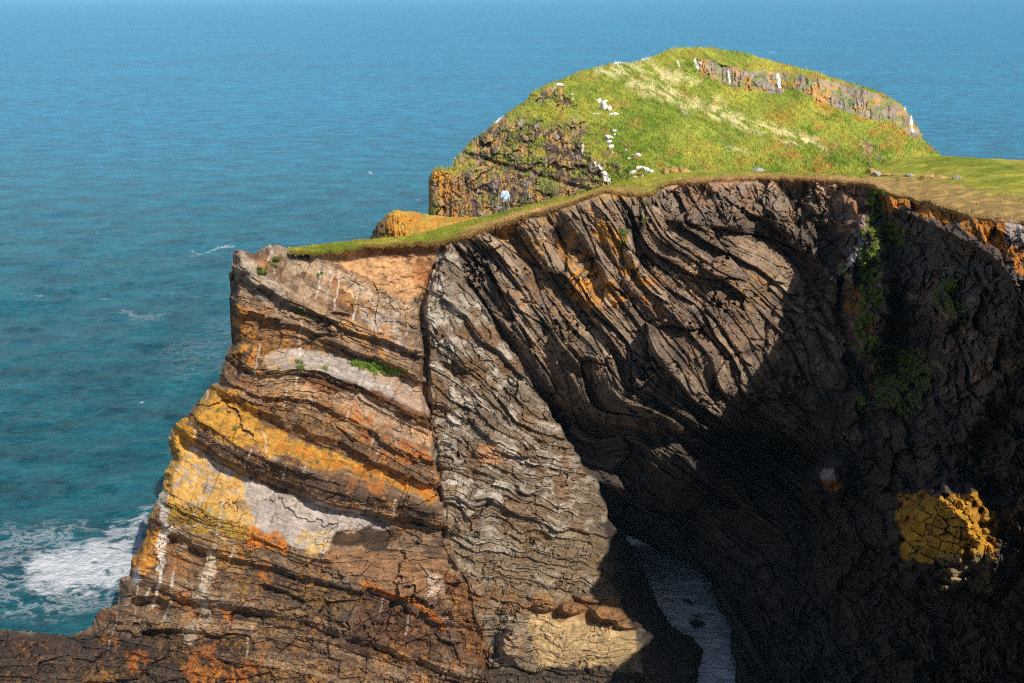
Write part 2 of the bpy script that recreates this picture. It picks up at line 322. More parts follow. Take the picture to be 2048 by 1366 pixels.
tA = X*0.93 + Y*0.37; tB = X*0.95 + Y*0.3; tC = X*0.62 + Y*0.78
hA = np.zeros(X.shape, f32)
a1, ra1, ra2 = strata(sA, tA, 34, 100, 150, wob=0.16); a2, rb1, rb2 = strata(sA, tA, 13, 120, 70, wob=0.18); a3, rc1, rc2 = strata(sA, tA, 5.5, 140, 34)
hA = 0.34*a1 + 0.20*a2 + 0.08*a3 + 0.18*fbm(X/30, Y/22, 4, 160)
prof = np.array([(-80, 0), (-5, -0.2), (30, 0.4), (44, 0.55), (50, -0.15), (72, 0.0), (84, 0.3), (92, -0.3), (112, -0.55), (138, 0.55), (146, 0.25), (150, -0.05), (168, 0.05), (200, 0.35), (206, 0.0), (230, 0.1), (238, -0.5), (246, -0.55),
  (292, 0.85), (300, 0.7), (314, 0.35), (321, -0.75), (330, -0.65), (398, 0.6), (412, 0.5), (440, 0.3), (458, 0.2), (466, -0.35), (540, 0.3), (552, -0.4), (620, 0.3), (700, 0)])
n_wA = fbm(X/30, Y/30, 4, 802); jb = tA/85 + 0.35*fbm(tA/40, sA/200, 2, 78); sAw = sA + fbm(X/60, Y/60, 3, 77)*4 + 11*(hsh(np.floor(jb), np.floor(jb)*0, 79) - 0.5) - 5*(hsh(np.floor(tA/33), np.floor(sA/120), 80) - 0.5)
hA_p = 1.6*np.interp(sAw, prof[:, 0], prof[:, 1])
fa1 = facet(tA/52, sA/17, 701); fa2 = facet(tA/21, sA/9, 711); hA = hA + 0.30*fa1 + 0.17*fa2
slab = (smooth(112, 116, sAw)*smooth(140, 136, sAw)*smooth(520, 540, X) + smooth(321, 328, sAw)*smooth(402, 396, sAw)*smooth(345, 370, X)*smooth(800, 760, X) + 0.8*smooth(238, 246, sAw)*smooth(288, 280, sAw))
slab = np.clip(slab + 0.75*smooth(4, 9, sAw)*smooth(40, 35, sAw)*smooth(700, 660, X) + 0.7*smooth(171, 175, sAw)*smooth(204, 199, sAw)*smooth(650, 670, X) + 0.9*smooth(402, 408, sAw)*smooth(458, 452, sAw)*smooth(655, 670, X)*smooth(908, 894, X), 0, 1)
SOIL = [(606, 508), (650, 505), (700, 500), (770, 492), (860, 490), (880, 500), (858, 545), (842, 600), (800, 596), (760, 575), (720, 548), (670, 525)]
hA = hA*(1 - 0.8*slab) + hA_p + 0.5*facet(tA/150 + 0.25*n_wA, sA/90 + 0.25*fbm(X/25, Y/25, 4, 803), 797, 1.2, 0.0)
low = smooth(1150, 1260, Y + (X-300)*0.12)
hA = hA + low*(0.7*facet(X/60 + Y/150, Y/40, 795, 1.2) + 0.3*facet(X/22, Y/16, 796, 1.2) + 0.5*fbm(X/60, Y/45, 5, 61, 0.6) + 0.35*ridged(X/40, Y/30, 4, 62))
# middle buttress : contorted cleaved beds
wB = sB + 7*fbm(X/45, Y/45, 3, 201) + 3.5*np.sin(X/13 + 2*fbm(X/60, Y/60, 2, 205))*smooth(850, 1000, Y)
b1, r1_, _ = strata(wB, tB, 46, 210, 200, wob=0.38); b2, rB2, _ = strata(wB, tB, 17, 230, 60, wob=0.38); b3, rB3, _ = strata(wB, tB, 7.5, 250, 26, wob=0.5)
flatB = smooth(1225, 1240, Y)*smooth(1055, 1075, X)*smooth(1345, 1330, Y)
fb1 = facet(tB/44, wB/22, 721); fb2 = facet(tB/17, wB/9, 731)
hB = (0.6*b1 + 0.34*b2 + 0.13*b3 + 0.30*fb1 + 0.20*fb2)*(1-0.5*flatB) + 0.3*fbm(X/50, Y/50, 4, 260)
# slanted shale ribs
wC = sC + 3*fbm(X/70, Y/70, 3, 301)
c1, rC1, qC1 = strata(wC, tC, 62, 310, 220, lip=-1, wob=0.14); c2, rC2, _ = strata(wC, tC, 24, 330, 110, lip=-1, wob=0.16); c3, rC3, _ = strata(wC, tC, 9, 350, 60, lip=-1, wob=0.2); c4, rC4, _ = strata(wC, tC, 4.6, 370, 30, lip=-1)
fc0 = facet(tC/190, wC/56, 741, 1.2); fc1 = facet(tC/100, wC/22, 743, 1.2); fc2 = facet(tC/40, wC/10, 751); fc3 = facet(tC/18, wC/6, 761)
hC = 1.7*c1 + 0.60*c2 + 0.16*c3 + 0.05*c4 + 2.0*fc0 + 0.9*fc1 + 0.30*fc2 + 0.14*fc3 + 0.45*fbm(tC/110, wC/26, 4, 390) + 0.5*fbm(tC/60, wC/60, 3, 391)
# blocky right wall and rim
wx = X + 10*fbm(X/40, Y/40, 3, 401); wy = Y + 10*fbm(X/40, Y/40, 3, 402)
k1, f1, f2 = cells(wx/60, wy/85, 410); k2, g1, g2 = cells((wx+wy*0.3)/24, wy/34, 420); k3, e1, e2 = cells((wx+wy*0.3)/9, wy/13, 430)
fr0 = facet(wx/70 + wy/200, wy/110, 771, 1.3, 0.05); fr1 = facet((wx+wy*0.3)/30, wy/44, 781, 1.2); fr2 = facet((wx+wy*0.3)/12, wy/17, 791, 1.2)
sR = wx*0.86 - wy*0.5 + 14*fbm(X/90, Y/90, 3, 445); tR = wx*0.5 + wy*0.86
g1_, rg1, _ = strata(sR, tR, 42, 450, 110, lip=-1, wob=0.3); g2_, rg2, _ = strata(sR, tR, 15, 460, 50, lip=-1, wob=0.3); g3_, rg3, _ = strata(sR, tR, 6.5, 470, 26, lip=-1, wob=0.3)
frl = facet(tR/90, sR/34, 774, 1.3, 0.1); frm = facet(tR/36, sR/15, 775, 1.3, 0.1)
hR = 1.8*fr0 + 0.5*fr1 + 0.3*fr2 + 0.9*g1_ + 0.45*g2_ + 0.18*g3_ + 1.1*frl + 0.5*frm + 0.12*(k3-0.5) + 0.9*fbm(X/120, Y/120, 3, 440)
rw = np.interp(Y, [326, 440, 470, 560, 700, 860, 1000, 1200, 1600], [1290, 1330, 1560, 1650, 1690, 1640, 1640, 1560, 1500])
mR = smooth(-30, 30, X - rw + wob1*3)*mC
mR = np.maximum(mR, smooth(1310, 1350, X)*smooth(448, 425, Y - fbm(X/30, Y*0, 3, 7)*12)*mC)
eY = np.interp(X, [1060, 1100, 1210, 1290, 1420, 1520, 1640, 1700], [760, 790, 825, 840, 862, 848, 890, 930]) + 14*fbm(X/26, X*0, 3, 97)
D = D + mC*3.4*smooth(0, 26, Y-eY)*smooth(1060, 1120, X)*smooth(1690, 1600, X)*smooth(1000, 900, Y)
lipy = np.interp(X, [1740, 1760, 1850, 1920, 1980, 2010, 2048, 2200], [372, 402, 440, 475, 505, 535, 590, 700]); topy = np.interp(X, [1740, 1780, 1850, 1900, 1960, 2048, 2200], [364, 384, 399, 413, 430, 442, 470])
prg = np.clip((Y-topy)/(lipy-topy), 0, 1.0)*smooth(1745, 1830, X)*mC; D = D - 3.4*prg*smooth(760, 520, Y - (X-1800)*0.5) + 2.2*smooth(1.0, 1.25, (Y-topy)/(lipy-topy))*smooth(1745, 1830, X)*smooth(800, 560, Y - (X-1800)*0.5)
H = mA*hA + mB*hB + mC*(1-mR)*hC + mR*hR
# named forms
def bump(cx, cy, rx, ry, h, ang=0, p=2.0):
    a = math.radians(ang); u = ((X-cx)*math.cos(a) + (Y-cy)*math.sin(a))/rx; v = (-(X-cx)*math.sin(a) + (Y-cy)*math.cos(a))/ry
    r = (np.abs(u)**p + np.abs(v)**p)**(1/p); return h*smooth(1.0, 0.55, r + 0.12*vnoise(X/14, Y/14, 31))
dk, tk = segdist([(884, 500), (866, 545), (846, 600), (845, 650), (850, 700), (852, 780), (860, 840)], X + wob1*0.4, Y)
H -= 1.6*smooth(13, 5, dk + 2)
dk, tk = segdist([(860, 840), (872, 920), (884, 1000), (890, 1060), (880, 1090), (930, 1170), (962, 1290), (975, 1400)], X + wob1*0.5, Y); H -= 0.35*smooth(7, 2, dk)
soil = smooth(-6, 6, sdf(SOIL, X + wob1*0.5, Y + wob1*0.5))
H = H*(1-soil*0.9) - soil*(0.4 + 0.5*smooth(50, 0, np.abs(Y-508)) - 0.25*fbm(X/14, Y/10, 4, 55))
for b in [(2010, 900, 90, 140, -3.4, 15), (1355, 935, 90, 50, 3.6, 30), (1734, 585, 58, 190, 5.2, -4), (1880, 1072, 100, 132, 8.0, 20), (1660, 955, 50, 60, 2.5, 0), (1660, 955, 26, 22, 1.6, 35), 
          (1725, 890, 24, 44, 1.2, -20), (1143, 1217, 30, 15, 1.6, 5), (1218, 1228, 46, 19, 1.9, 10), (1180, 1197, 34, 11, 1.3, 8), (1255, 1252, 26, 9, 1.2, 5), (1025, 1290, 32, 42, 1.6, 0), (1090, 1212, 26, 12, 1.0, 0), (960, 905, 16, 12, 0.5, 0), (1030, 905, 45, 12, 0.45, 8),
          (905, 690, 22, 12, 0.4, 30), (930, 720, 34, 20, 0.5, 40), (300, 1215, 46, 26, -1.6, 0), (340, 1270, 70, 13, -1.2, 0), (395, 1105, 26, 13, -0.9, 20), (345, 1080, 14, 16, -0.9, 0), (560, 1190, 55, 14, -1.0, 20), (838, 1045, 20, 8, -0.8, 15), (700, 1075, 40, 16, -0.3, 0),
          (470, 735, 16, 36, -1.3, 10), (1530, 460, 60, 26, -1.6, 30), (1120, 480, 30, 34, -1.0, 45), (650, 672, 26, 6, -0.7, 5), (680, 630, 24, 5, -0.5, 8), (1460, 860, 34, 12, 1.0, 35), (1500, 790, 26, 9, 1.2, 40), (1570, 420, 40, 30, 0.8, 0), (1690, 420, 30, 40, 1.0, 0), (1630, 400, 26, 36, 0.8, 0)]:
    H += bump(*b)
ygr = smooth(0, 10, sdf([(1795, 985), (1870, 980), (1945, 1040), (1950, 1180), (1880, 1180), (1800, 1130)], X, Y)); H += ygr*(1.5*facet((X*0.9+Y*0.35)/34, (Y-0.35*X)/20, 799, 1.4, 0.5) - 0.8*hR*mR)
near_top = smooth(0, 22, S_body)
near_top = np.where(X > 560, near_top, 1)
D2 = D - H*near_top
# turn the surface back near the seaward silhouette and near the arch so it has rounded shoulders
turn = np.where((X < 620), smooth(26, 0, S_body)**2*2.2, 0) + smooth(-22, 0, S_hole)**2*2.0
D2 = D2 + turn
Pw = np.stack(unproj(X, Y, D2), -1).astype(f32)

cliffD = D2.copy(); cliffX0, cliffY0 = gx[0], gy[0]
def cl_d(px, py): return float(cliffD[int((py-cliffY0)/ST), int((px-cliffX0)/ST)])
# ---- colour of the rock, with shade painted into cove, arch side and left edge
pc = Paint(X, Y)
def L3(c): return lin(c)*ALB
base = np.zeros(X.shape + (3,), f32)
n_big = fbm(X/120, Y/120, 4, 501); n_mid = fbm(X/35, Y/35, 4, 502); n_f = pc.fine
def mixc(a, b, m): return a + (b-a)*m[..., None]
cA = mixc(np.broadcast_to(L3((124, 98, 74)), base.shape), L3((176, 148, 118)), smooth(0.3, 0.8, 0.5*rb1 + 0.5*rb2))
cA = mixc(cA, L3((96, 66, 44)), smooth(0.45, 0.9, rc1)*0.7); cA = mixc(cA, L3((160, 108, 62)), smooth(0.1, 0.6, n_mid)*0.6)
cB = mixc(np.broadcast_to(L3((132, 112, 90)), base.shape), L3((208, 194, 174)), smooth(0.35, 0.85, 0.5*rB2 + 0.5*rB3)); cB = mixc(cB, L3((118, 88, 58)), smooth(-0.1, 0.5, n_mid)*0.85)
cB = mixc(cB, L3((140, 118, 88)), smooth(950, 1150, Y)*0.6)
cC = mixc(np.broadcast_to(L3((122, 102, 86)), base.shape), L3((186, 162, 132)), smooth(0.3, 0.9, 0.5*rC2 + 0.5*rC3)); cC = mixc(cC, L3((116, 84, 60)), smooth(0.55, 0.95, rC3)*0.7); cC = mixc(cC, L3((84, 76, 70)), smooth(0.1, 0.7, -n_mid)*0.6)
cC = mixc(cC, L3((66, 57, 50)), smooth(780, 960, Y + 0.15*(X-1200))*0.85)  # cove shade below the overhang painted into the shale colour
cR = mixc(np.broadcast_to(L3((98, 84, 72)), base.shape), L3((96, 88, 82)), smooth(0.55, 1.0, 0.4*k2 + 0.6*k3)); cR = mixc(cR, L3((124, 92, 62)), smooth(0.1, 0.6, n_mid)*0.7*smooth(1100, 800, Y)); cR = mixc(cR, L3((164, 146, 124)), smooth(0.6, 0.95, 0.5*rg2 + 0.5*rg3)*0.6)
cR = mixc(cR, L3((72, 61, 52)), smooth(700, 1100, Y)*0.7)  # wall darkened downward, painted shade of the cove
rimblk = smooth(470, 400, Y)*smooth(1300, 1340, X)*smooth(1760, 1700, X)
cR = mixc(cR, L3((146, 128, 108)), rimblk*0.85); cR = mixc(cR, L3((168, 122, 86)), rimblk*smooth(0.62, 0.8, k2)*0.5)
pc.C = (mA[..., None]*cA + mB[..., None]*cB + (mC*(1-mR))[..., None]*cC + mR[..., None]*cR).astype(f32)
GREY = (186, 172, 158); ORG = (206, 138, 48); YEL = (214, 168, 62); BRN = (92, 62, 40); DK = (56, 44, 36); WHT = (228, 214, 196); DORG = (176, 106, 48); TAN = (178, 140, 104)
# left block beds, top to bottom
pc.area([(466, 500), (480, 498), (560, 560), (580, 620), (520, 590), (468, 560)], (176, 158, 138), 0.8)
pc.area([(570, 500), (640, 515), (720, 570), (800, 600), (835, 625), (800, 640), (700, 580), (600, 540), (560, 510)], (190, 166, 138), 0.85)
pc.area([(640, 590), (720, 600), (840, 650), (838, 690), (740, 660), (660, 625)], (96, 72, 54), 0.6, patch=0.1)
pc.area([(720, 610), (790, 620), (815, 700), (770, 700), (720, 650)], (186, 172, 158), 0.8, 10, patch=0.1)
pc.area([(480, 640), (560, 650), (610, 690), (560, 715), (490, 700)], (168, 118, 70), 0.7, patch=0.1)
pc.area([(640, 640), (700, 650), (740, 690), (700, 700)], (196, 150, 96), 0.7, patch=0.1)
pc.area([(500, 690), (620, 690), (720, 722), (720, 735), (600, 700), (520, 712)], BRN, 0.8)
pc.area([(465, 560), (490, 570), (500, 700), (485, 760), (462, 700)], (60, 50, 42), 0.7)  # shade of the left-facing edge, painted dark
pc.area([(470, 600), (500, 620), (520, 760), (490, 770), (476, 680)], ORG, 0.75, patch=0.0)
S1 = [(525, 716), (560, 700), (600, 696), (660, 705), (720, 728), (790, 750), (850, 782), (856, 828), (800, 806), (755, 785), (690, 760), (640, 742), (540, 738)]
pc.area(S1, GREY, 0.95, 4, 0.3); pc.area([(525, 716), (580, 720), (640, 742), (540, 742)], (206, 160, 84), 0.6, 8, patch=0.2); pc.area([(740, 745), (850, 782), (856, 828), (790, 800)], (188, 150, 118), 0.7)
pc.area([(600, 745), (680, 765), (760, 792), (856, 836), (858, 862), (760, 825), (690, 795), (600, 760)], (108, 66, 38), 0.85, 5, 0.5)
pc.area([(660, 783), (720, 785), (780, 815), (858, 862), (866, 900), (800, 872), (740, 838), (690, 808)], (184, 156, 128), 0.9, 4, 0.4)
pc.area([(596, 768), (650, 785), (700, 812), (700, 822), (640, 800), (600, 785)], (190, 152, 116), 0.8, 4, 0.4)
pc.area([(700, 812), (800, 875), (868, 915), (872, 945), (780, 905), (700, 850)], (170, 100, 44), 0.75, 6, patch=0.1)
pc.area([(490, 770), (600, 790), (700, 840), (866, 930), (872, 985), (700, 905), (560, 860), (500, 820)], (96, 68, 46), 0.55, 8, patch=0.15)
pc.area([(640, 770), (700, 800), (860, 880), (866, 980), (640, 840)], DORG, 0.5, 10, patch=-0.05)
# yellow ledge
LED = [(410, 775), (440, 768), (480, 790), (520, 838), (600, 880), (700, 915), (800, 955), (872, 985), (872, 1010), (760, 965), (640, 935), (560, 915), (480, 895), (420, 870), (385, 840)]
pc.area(LED, (212, 156, 56), 0.85, 6, 0.8, patch=0.45); pc.area([(560, 880), (872, 985), (872, 1005), (700, 950), (560, 910)], (200, 118, 44), 0.7, 6, patch=0.1)
pc.area([(380, 850), (420, 875), (470, 900), (600, 940), (700, 965), (870, 1020), (872, 1048), (700, 1002), (578, 975), (482, 940), (427, 905), (385, 878)], (92, 70, 54), 0.9, 4, 0.5)
pc.area([(640, 925), (760, 950), (800, 985), (720, 980)], DORG, 0.7, 6, patch=0.0)
# great grey slab
G1 = [(345, 930), (385, 890), (430, 918), (482, 950), (578, 990), (700, 1018), (785, 1045), (760, 1062), (700, 1055), (664, 1070), (650, 1110), (578, 1088), (497, 1050), (417, 1040), (345, 1010)]
pc.area(G1, (184, 170, 158), 0.97, 4, 0.3)
pc.area([(335, 860), (360, 850), (392, 900), (480, 960), (500, 1050), (420, 1045), (340, 1010), (330, 950)], (214, 162, 62), 0.85, 10, patch=0.3)
pc.area([(600, 1060), (660, 1065), (652, 1112), (600, 1100)], (210, 168, 80), 0.7, 6, patch=0.1)
pc.area([(345, 845), (380, 830), (385, 880), (345, 900), (335, 880)], (222, 160, 50), 0.9, 6)
# weathered ochre under the slab
pc.area([(322, 985), (420, 1030), (497, 1052), (495, 1085), (420, 1075), (330, 1040)], (188, 150, 54), 0.85, 6, patch=0.35)
pc.area([(300, 1050), (420, 1080), (495, 1090), (480, 1130), (400, 1110), (300, 1090)], (170, 120, 50), 0.7, 8, patch=0.1)
pc.area([(497, 1052), (560, 1070), (590, 1100), (560, 1110), (495, 1085)], (214, 128, 40), 0.9, 5, patch=0.35)
pc.area([(290, 1000), (325, 990), (335, 1100), (300, 1150), (262, 1150), (270, 1100)], ORG, 0.85, 8, patch=0.2)
pc.area([(664, 1066), (720, 1055), (790, 1050), (800, 1080), (740, 1105), (670, 1100)], (58, 46, 36), 0.9, 5)
pc.area([(668, 1105), (740, 1105), (850, 1105), (905, 1140), (905, 1200), (800, 1185), (700, 1168), (665, 1140)], (158, 118, 82), 0.9, 5, 0.5)
pc.area([(850, 1130), (890, 1150), (895, 1190), (855, 1185)], (200, 180, 160), 0.8, 8, patch=0.2)
pc.area([(470, 1100), (650, 1120), (720, 1180), (700, 1250), (500, 1200)], (74, 62, 52), 0.6, 20)
pc.line([(728, 1172), (780, 1190), (830, 1203), (870, 1235), (885, 1255)], (208, 120, 38), 7, 0.9)
pc.area([(720, 1180), (880, 1250), (880, 1330), (700, 1300)], (88, 54, 38), 0.7, 14)
pc.area([(880, 1120), (940, 1180), (985, 1300), (970, 1366), (930, 1280), (895, 1200)], (140, 92, 52), 0.8, 10)
# lower left
pc.area([(0, 1262), (180, 1262), (500, 1270), (560, 1600), (-200, 1600), (-200, 1262)], (62, 48, 40), 0.8, 20)
for q in [[(190, 1225), (235, 1207), (240, 1225), (200, 1245)], [(250, 1300), (290, 1300), (300, 1360), (255, 1350)], [(370, 1290), (460, 1330), (520, 1340), (460, 1420), (380, 1400)], [(430, 1210), (455, 1215), (465, 1250), (440, 1245)], [(470, 1315), (520, 1320), (520, 1335), (475, 1330)],
          [(345, 1090), (370, 1095), (370, 1115), (350, 1110)], [(485, 1105), (505, 1105), (495, 1130), (480, 1125)], [(200, 1270), (240, 1275), (230, 1300), (200, 1290)], [(395, 1280), (430, 1290), (430, 1310), (400, 1300)], [(355, 1180), (385, 1195), (380, 1210), (358, 1195)], [(525, 1125), (540, 1130), (530, 1160), (520, 1150)]]:
    pc.area(q, (188, 112, 48), 0.8, 8, 1.2, patch=0.15)
# quartz veins and guano runs
V1 = [(326, 985), (330, 1010), (332, 1045), (326, 1080), (323, 1110), (325, 1135)]
pc.line(V1, WHT, 12, 0.95, 0.8, patch=0.75); pc.line([(325, 1135), (322, 1165), (312, 1195), (308, 1210)], WHT, 4, 0.9)
pc.line([(425, 1115), (418, 1150), (405, 1180), (408, 1200), (420, 1230), (390, 1250), (378, 1275)], (214, 194, 166), 12, 0.9, 1.0, patch=0.5)
pc.line([(274, 1140), (270, 1160)], (220, 214, 210), 10, 0.9, 0.8, patch=0.7); pc.line([(446, 1000), (440, 1040), (430, 1090), (424, 1120)], (204, 180, 140), 3.5, 0.8)
for v, w in [([(276, 1170), (274, 1215), (272, 1245)], 2.5), ([(350, 1140), (345, 1190), (330, 1230), (322, 1250)], 3), ([(299, 1175), (296, 1195)], 5), ([(345, 1055), (400, 1045), (430, 1070), (470, 1090)], 2.0), ([(235, 1180), (232, 1230), (215, 1300)], 2.0),
             ([(640, 535), (638, 560), (631, 596)], 3.0), ([(660, 545), (657, 580), (654, 608)], 2.0), ([(672, 555), (677, 580), (668, 618)], 2.2), ([(716, 590), (712, 615), (702, 645)], 2.4), ([(603, 640), (600, 700), (598, 745), (594, 790)], 2.0), ([(521, 690), (514, 730), (505, 760)], 2.2), ([(541, 490), (536, 520)], 2.5), ([(553, 520), (552, 545)], 2.0),
             ([(820, 650), (812, 672)], 2.5), ([(748, 860), (742, 885)], 2), ([(695, 820), (688, 850)], 1.6), ([(575, 780), (568, 815)], 1.6), ([(528, 860), (536, 890), (534, 905)], 2.2), ([(500, 855), (506, 880)], 1.8), ([(610, 920), (605, 950)], 1.6), ([(497, 905), (488, 940)], 1.8), ([(570, 930), (565, 955)], 1.6), ([(760, 880), (752, 905)], 1.6),
             ([(937, 1000), (930, 1080)], 1.8), ([(792, 1000), (785, 1030)], 1.6), ([(765, 1195), (752, 1240)], 2), ([(822, 1225), (808, 1268)], 2.2), ([(496, 1270), (492, 1320)], 2.2), ([(868, 680), (878, 690), (885, 680)], 4), ([(468, 1095), (460, 1125)], 1.6), ([(412, 770), (412, 800)], 3), ([(388, 860), (384, 875)], 3)]:
    pc.line(v, WHT, w*0.62, 0.75, 0.6, patch=0.25)
# soil scar
pc.area(SOIL, (206, 158, 108), 0.97, 6, 0.6); pc.area([(740, 492), (870, 488), (880, 505), (850, 560), (820, 545), (790, 520), (740, 508)], (128, 82, 54), 0.85, 5, 0.8, patch=0.25)
pc.area([(810, 530), (858, 540), (850, 570), (820, 560)], (184, 116, 68), 0.6, 8)
# turf-side crust
pc.area([(880, 480), (1010, 440), (1210, 380), (1300, 386), (1290, 400), (1180, 410), (1000, 465), (900, 500)], (176, 142, 96), 0.7, 8, patch=0.2)
pc.area([(1320, 370), (1500, 350), (1740, 358), (1800, 380), (1790, 400), (1500, 368), (1330, 385)], (190, 146, 108), 0.8, 6, patch=0.3)
# orange lichen on the ribs
for q, c in [([(1110, 480), (1150, 470), (1200, 540), (1270, 600), (1240, 620), (1180, 590), (1140, 540)], (196, 140, 60)), ([(1140, 520), (1180, 560), (1205, 620), (1170, 620), (1140, 580)], (200, 138, 56)), ([(1180, 420), (1230, 450), (1260, 520), (1310, 590), (1280, 600), (1230, 540), (1200, 480)], (206, 146, 56)),
             ([(1190, 385), (1240, 380), (1240, 400), (1200, 410)], (214, 150, 50)), ([(990, 440), (1020, 440), (1020, 480), (1000, 470)], (204, 144, 52)), ([(1265, 560), (1310, 590), (1330, 640), (1300, 630)], (196, 128, 52)), ([(1040, 470), (1080, 470), (1090, 510), (1060, 520)], (180, 132, 70))]:
    pc.area(q, c, 0.85, 10, 1.2, patch=0.1)
# right rim : orange lichened crags
RL = [(1750, 378), (1790, 388), (1850, 402), (1900, 416), (1960, 432), (2060, 446), (2200, 480), (2200, 640), (2048, 580), (2030, 540), (2010, 500), (1960, 480), (1900, 455), (1850, 440), (1800, 420), (1760, 405)]
pc.area(RL, (206, 132, 40), 0.95, 8, 1.2, patch=0.35); pc.area([(2015, 440), (2060, 440), (2060, 490), (2020, 480)], (180, 172, 164), 0.8, 6)
pc.area([(1640, 365), (1760, 370), (1745, 450), (1700, 480), (1660, 440)], (182, 152, 130), 0.7, 10, patch=0.1); pc.area([(1690, 380), (1715, 380), (1712, 430), (1695, 425)], (196, 134, 84), 0.8, 5, patch=0.2)
pc.area([(1680, 470), (1720, 470), (1720, 500), (1690, 510)], (176, 178, 184), 0.7, 10, patch=0.0); pc.area([(1680, 515), (1725, 515), (1722, 560), (1665, 555)], (214, 206, 196), 0.8, 8, patch=0.0)
pc.area([(1690, 570), (1725, 600), (1745, 650), (1730, 660), (1695, 620)], (200, 124, 48), 0.8, 8, patch=0.15)
pc.area([(1800, 990), (1860, 985), (1960, 985), (2000, 1060), (1990, 1120), (1800, 1120), (1795, 1060)], (222, 164, 50), 0.95, 8, patch=0.5); pc.area([(1880, 1110), (1980, 1115), (1980, 1185), (1885, 1175)], (176, 150, 112), 0.9, 6)
pc.area([(1635, 935), (1665, 930), (1680, 955), (1640, 960)], (196, 188, 176), 0.9, 4); pc.area([(1640, 958), (1685, 958), (1690, 995), (1650, 985)], (196, 128, 56), 0.9, 6)
# buttress foot : tan slabs
pc.area([(1060, 1235), (1130, 1230), (1270, 1255), (1275, 1330), (1080, 1335), (1065, 1290)], (196, 164, 116), 0.95, 6, 0.5); pc.area([(1060, 1200), (1270, 1200), (1290, 1260), (1060, 1235)], (164, 116, 66), 0.8, 6)
pc.area([(930, 1160), (1050, 1170), (1060, 1230), (960, 1230)], (150, 104, 62), 0.6, 14, patch=0.2); pc.area([(1000, 1260), (1050, 1255), (1058, 1310), (1000, 1320)], (182, 150, 118), 0.8, 8)
pc.area([(960, 1335), (1290, 1335), (1320, 1600), (950, 1600)], (60, 50, 42), 0.8, 6); pc.area([(1205, 1040), (1260, 1060), (1420, 1300), (1400, 1600), (1300, 1600), (1290, 1300), (1215, 1180)], (58, 51, 46), 0.9, 14)  # second area: painted shade on the buttress side facing the arch
pc.area([(960, 895), (1000, 898), (1000, 925), (960, 925)], (206, 150, 100), 0.7, 6)
sp1 = fbm(X/8, Y/7, 4, 941, 0.7); sp2 = fbm(X/70, Y/50, 3, 942)
pc.mix(mA*smooth(0.22, 0.32, sp1 + 0.5*sp2 - 0.08)*(1-soil)*(1-0.8*slab)*0.4, (198, 140, 58)); pc.mix(mA*smooth(0.26, 0.34, -sp1 - 0.3*sp2)*(1-soil)*(1-0.8*slab)*0.4, (92, 76, 64))
pc.mix((mB + mC*(1-mR)*smooth(760, 640, Y))*smooth(0.3, 0.38, sp1 + 0.3*sp2)*0.1, (214, 200, 176)); pc.mix(mC*(1-mR)*smooth(0.28, 0.36, -sp1 + 0.5*sp2)*0.45*smooth(760, 600, Y), (176, 128, 66))
# moss cushions
for cx, cy, r in [(525, 541, 10), (548, 530, 6), (553, 517, 7), (600, 622, 11), (600, 737, 7), (598, 725, 7), (640, 548, 5), (650, 735, 6), (1246, 466, 9), (1243, 490, 8), (1300, 515, 6), (470, 855, 6), (440, 820, 5)]:
    pc.area([(cx-r, cy-r*0.5), (cx, cy-r*0.8), (cx+r, cy-r*0.4), (cx+r, cy+r*0.5), (cx, cy+r*0.7), (cx-r, cy+r*0.5)], (104, 120, 30), 0.9, 3, 0.3)
pc.area([(700, 720), (740, 722), (810, 745), (808, 752), (760, 745), (705, 728)], (112, 140, 34), 0.95, 3, 0.5)
# fine cracks on the slabs darken the stone with grime
cr1, cf1, cf2 = cells((X+12*n_mid)/34, (Y+12*n_f*0.5)/46, 640); grime = smooth(0.05, 0.0, cf2-cf1)*slab
pc.mix(grime*0.7, (96, 70, 48))
pc.C *= (1 + 0.22*n_mid + 0.18*n_f)[..., None]
pc.C = np.clip(pc.C, 0.008, 0.85)
sc_s = mA*sA + mB*wB + mC*(1-mR)*wC + mR*wx; sc_t = mA*tA + mB*tB + mC*tC
strat = np.stack([sc_s/4.5, sc_t/26, mA*3 + mB*7], -1).astype(f32)
def back(k, dz=0.0, inward=0.0):
    def fn(P):
        v = P - np.array([0, 0, CAM_Z]); v /= np.linalg.norm(v, axis=1)[:, None]
        Q = P + v*k; Q[:, 2] -= dz*smooth(20, 28, P[:, 2]); return Q
    return fn
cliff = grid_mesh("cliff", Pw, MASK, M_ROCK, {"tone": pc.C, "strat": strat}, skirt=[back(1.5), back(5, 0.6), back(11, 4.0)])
tag(cliff, "layered rock cliff with a sea arch, folded shale beds darkened by painted shade and an orange lichened seaward end", kind="structure")

# ============================================================ TURF ON THE CLIFF TOP
bx = np.arange(578, 2470, 3.0)
FR = [(578, 500), (600, 503), (650, 504), (692, 496), (775, 488), (859, 485), (901, 480), (926, 470), (972, 456), (1019, 440), (1066, 428), (1129, 410), (1170, 394), (1211, 381), (1250, 385), (1300, 389), (1320, 374), (1345, 364),
      (1400, 361), (1450, 357), (1500, 354), (1560, 353), (1650, 357), (1740, 366), (1780, 386), (1850, 401), (1900, 416), (1960, 433), (2048, 446), (2200, 474), (2400, 508), (2600, 543)]
BK = [(578, 498), (620, 491), (690, 484), (763, 476), (814, 473), (862, 460), (909, 448), (959, 435), (1003, 426), (1035, 416), (1098, 400), (1160, 388), (1208, 374), (1249, 362), (1300, 349), (1340, 345), (1400, 342), (1500, 342), (1620, 345), (1720, 346), (1745, 336),
      (1775, 324), (1800, 317), (1850, 313), (1900, 312), (1960, 317), (2048, 320), (2200, 330), (2420, 345)]
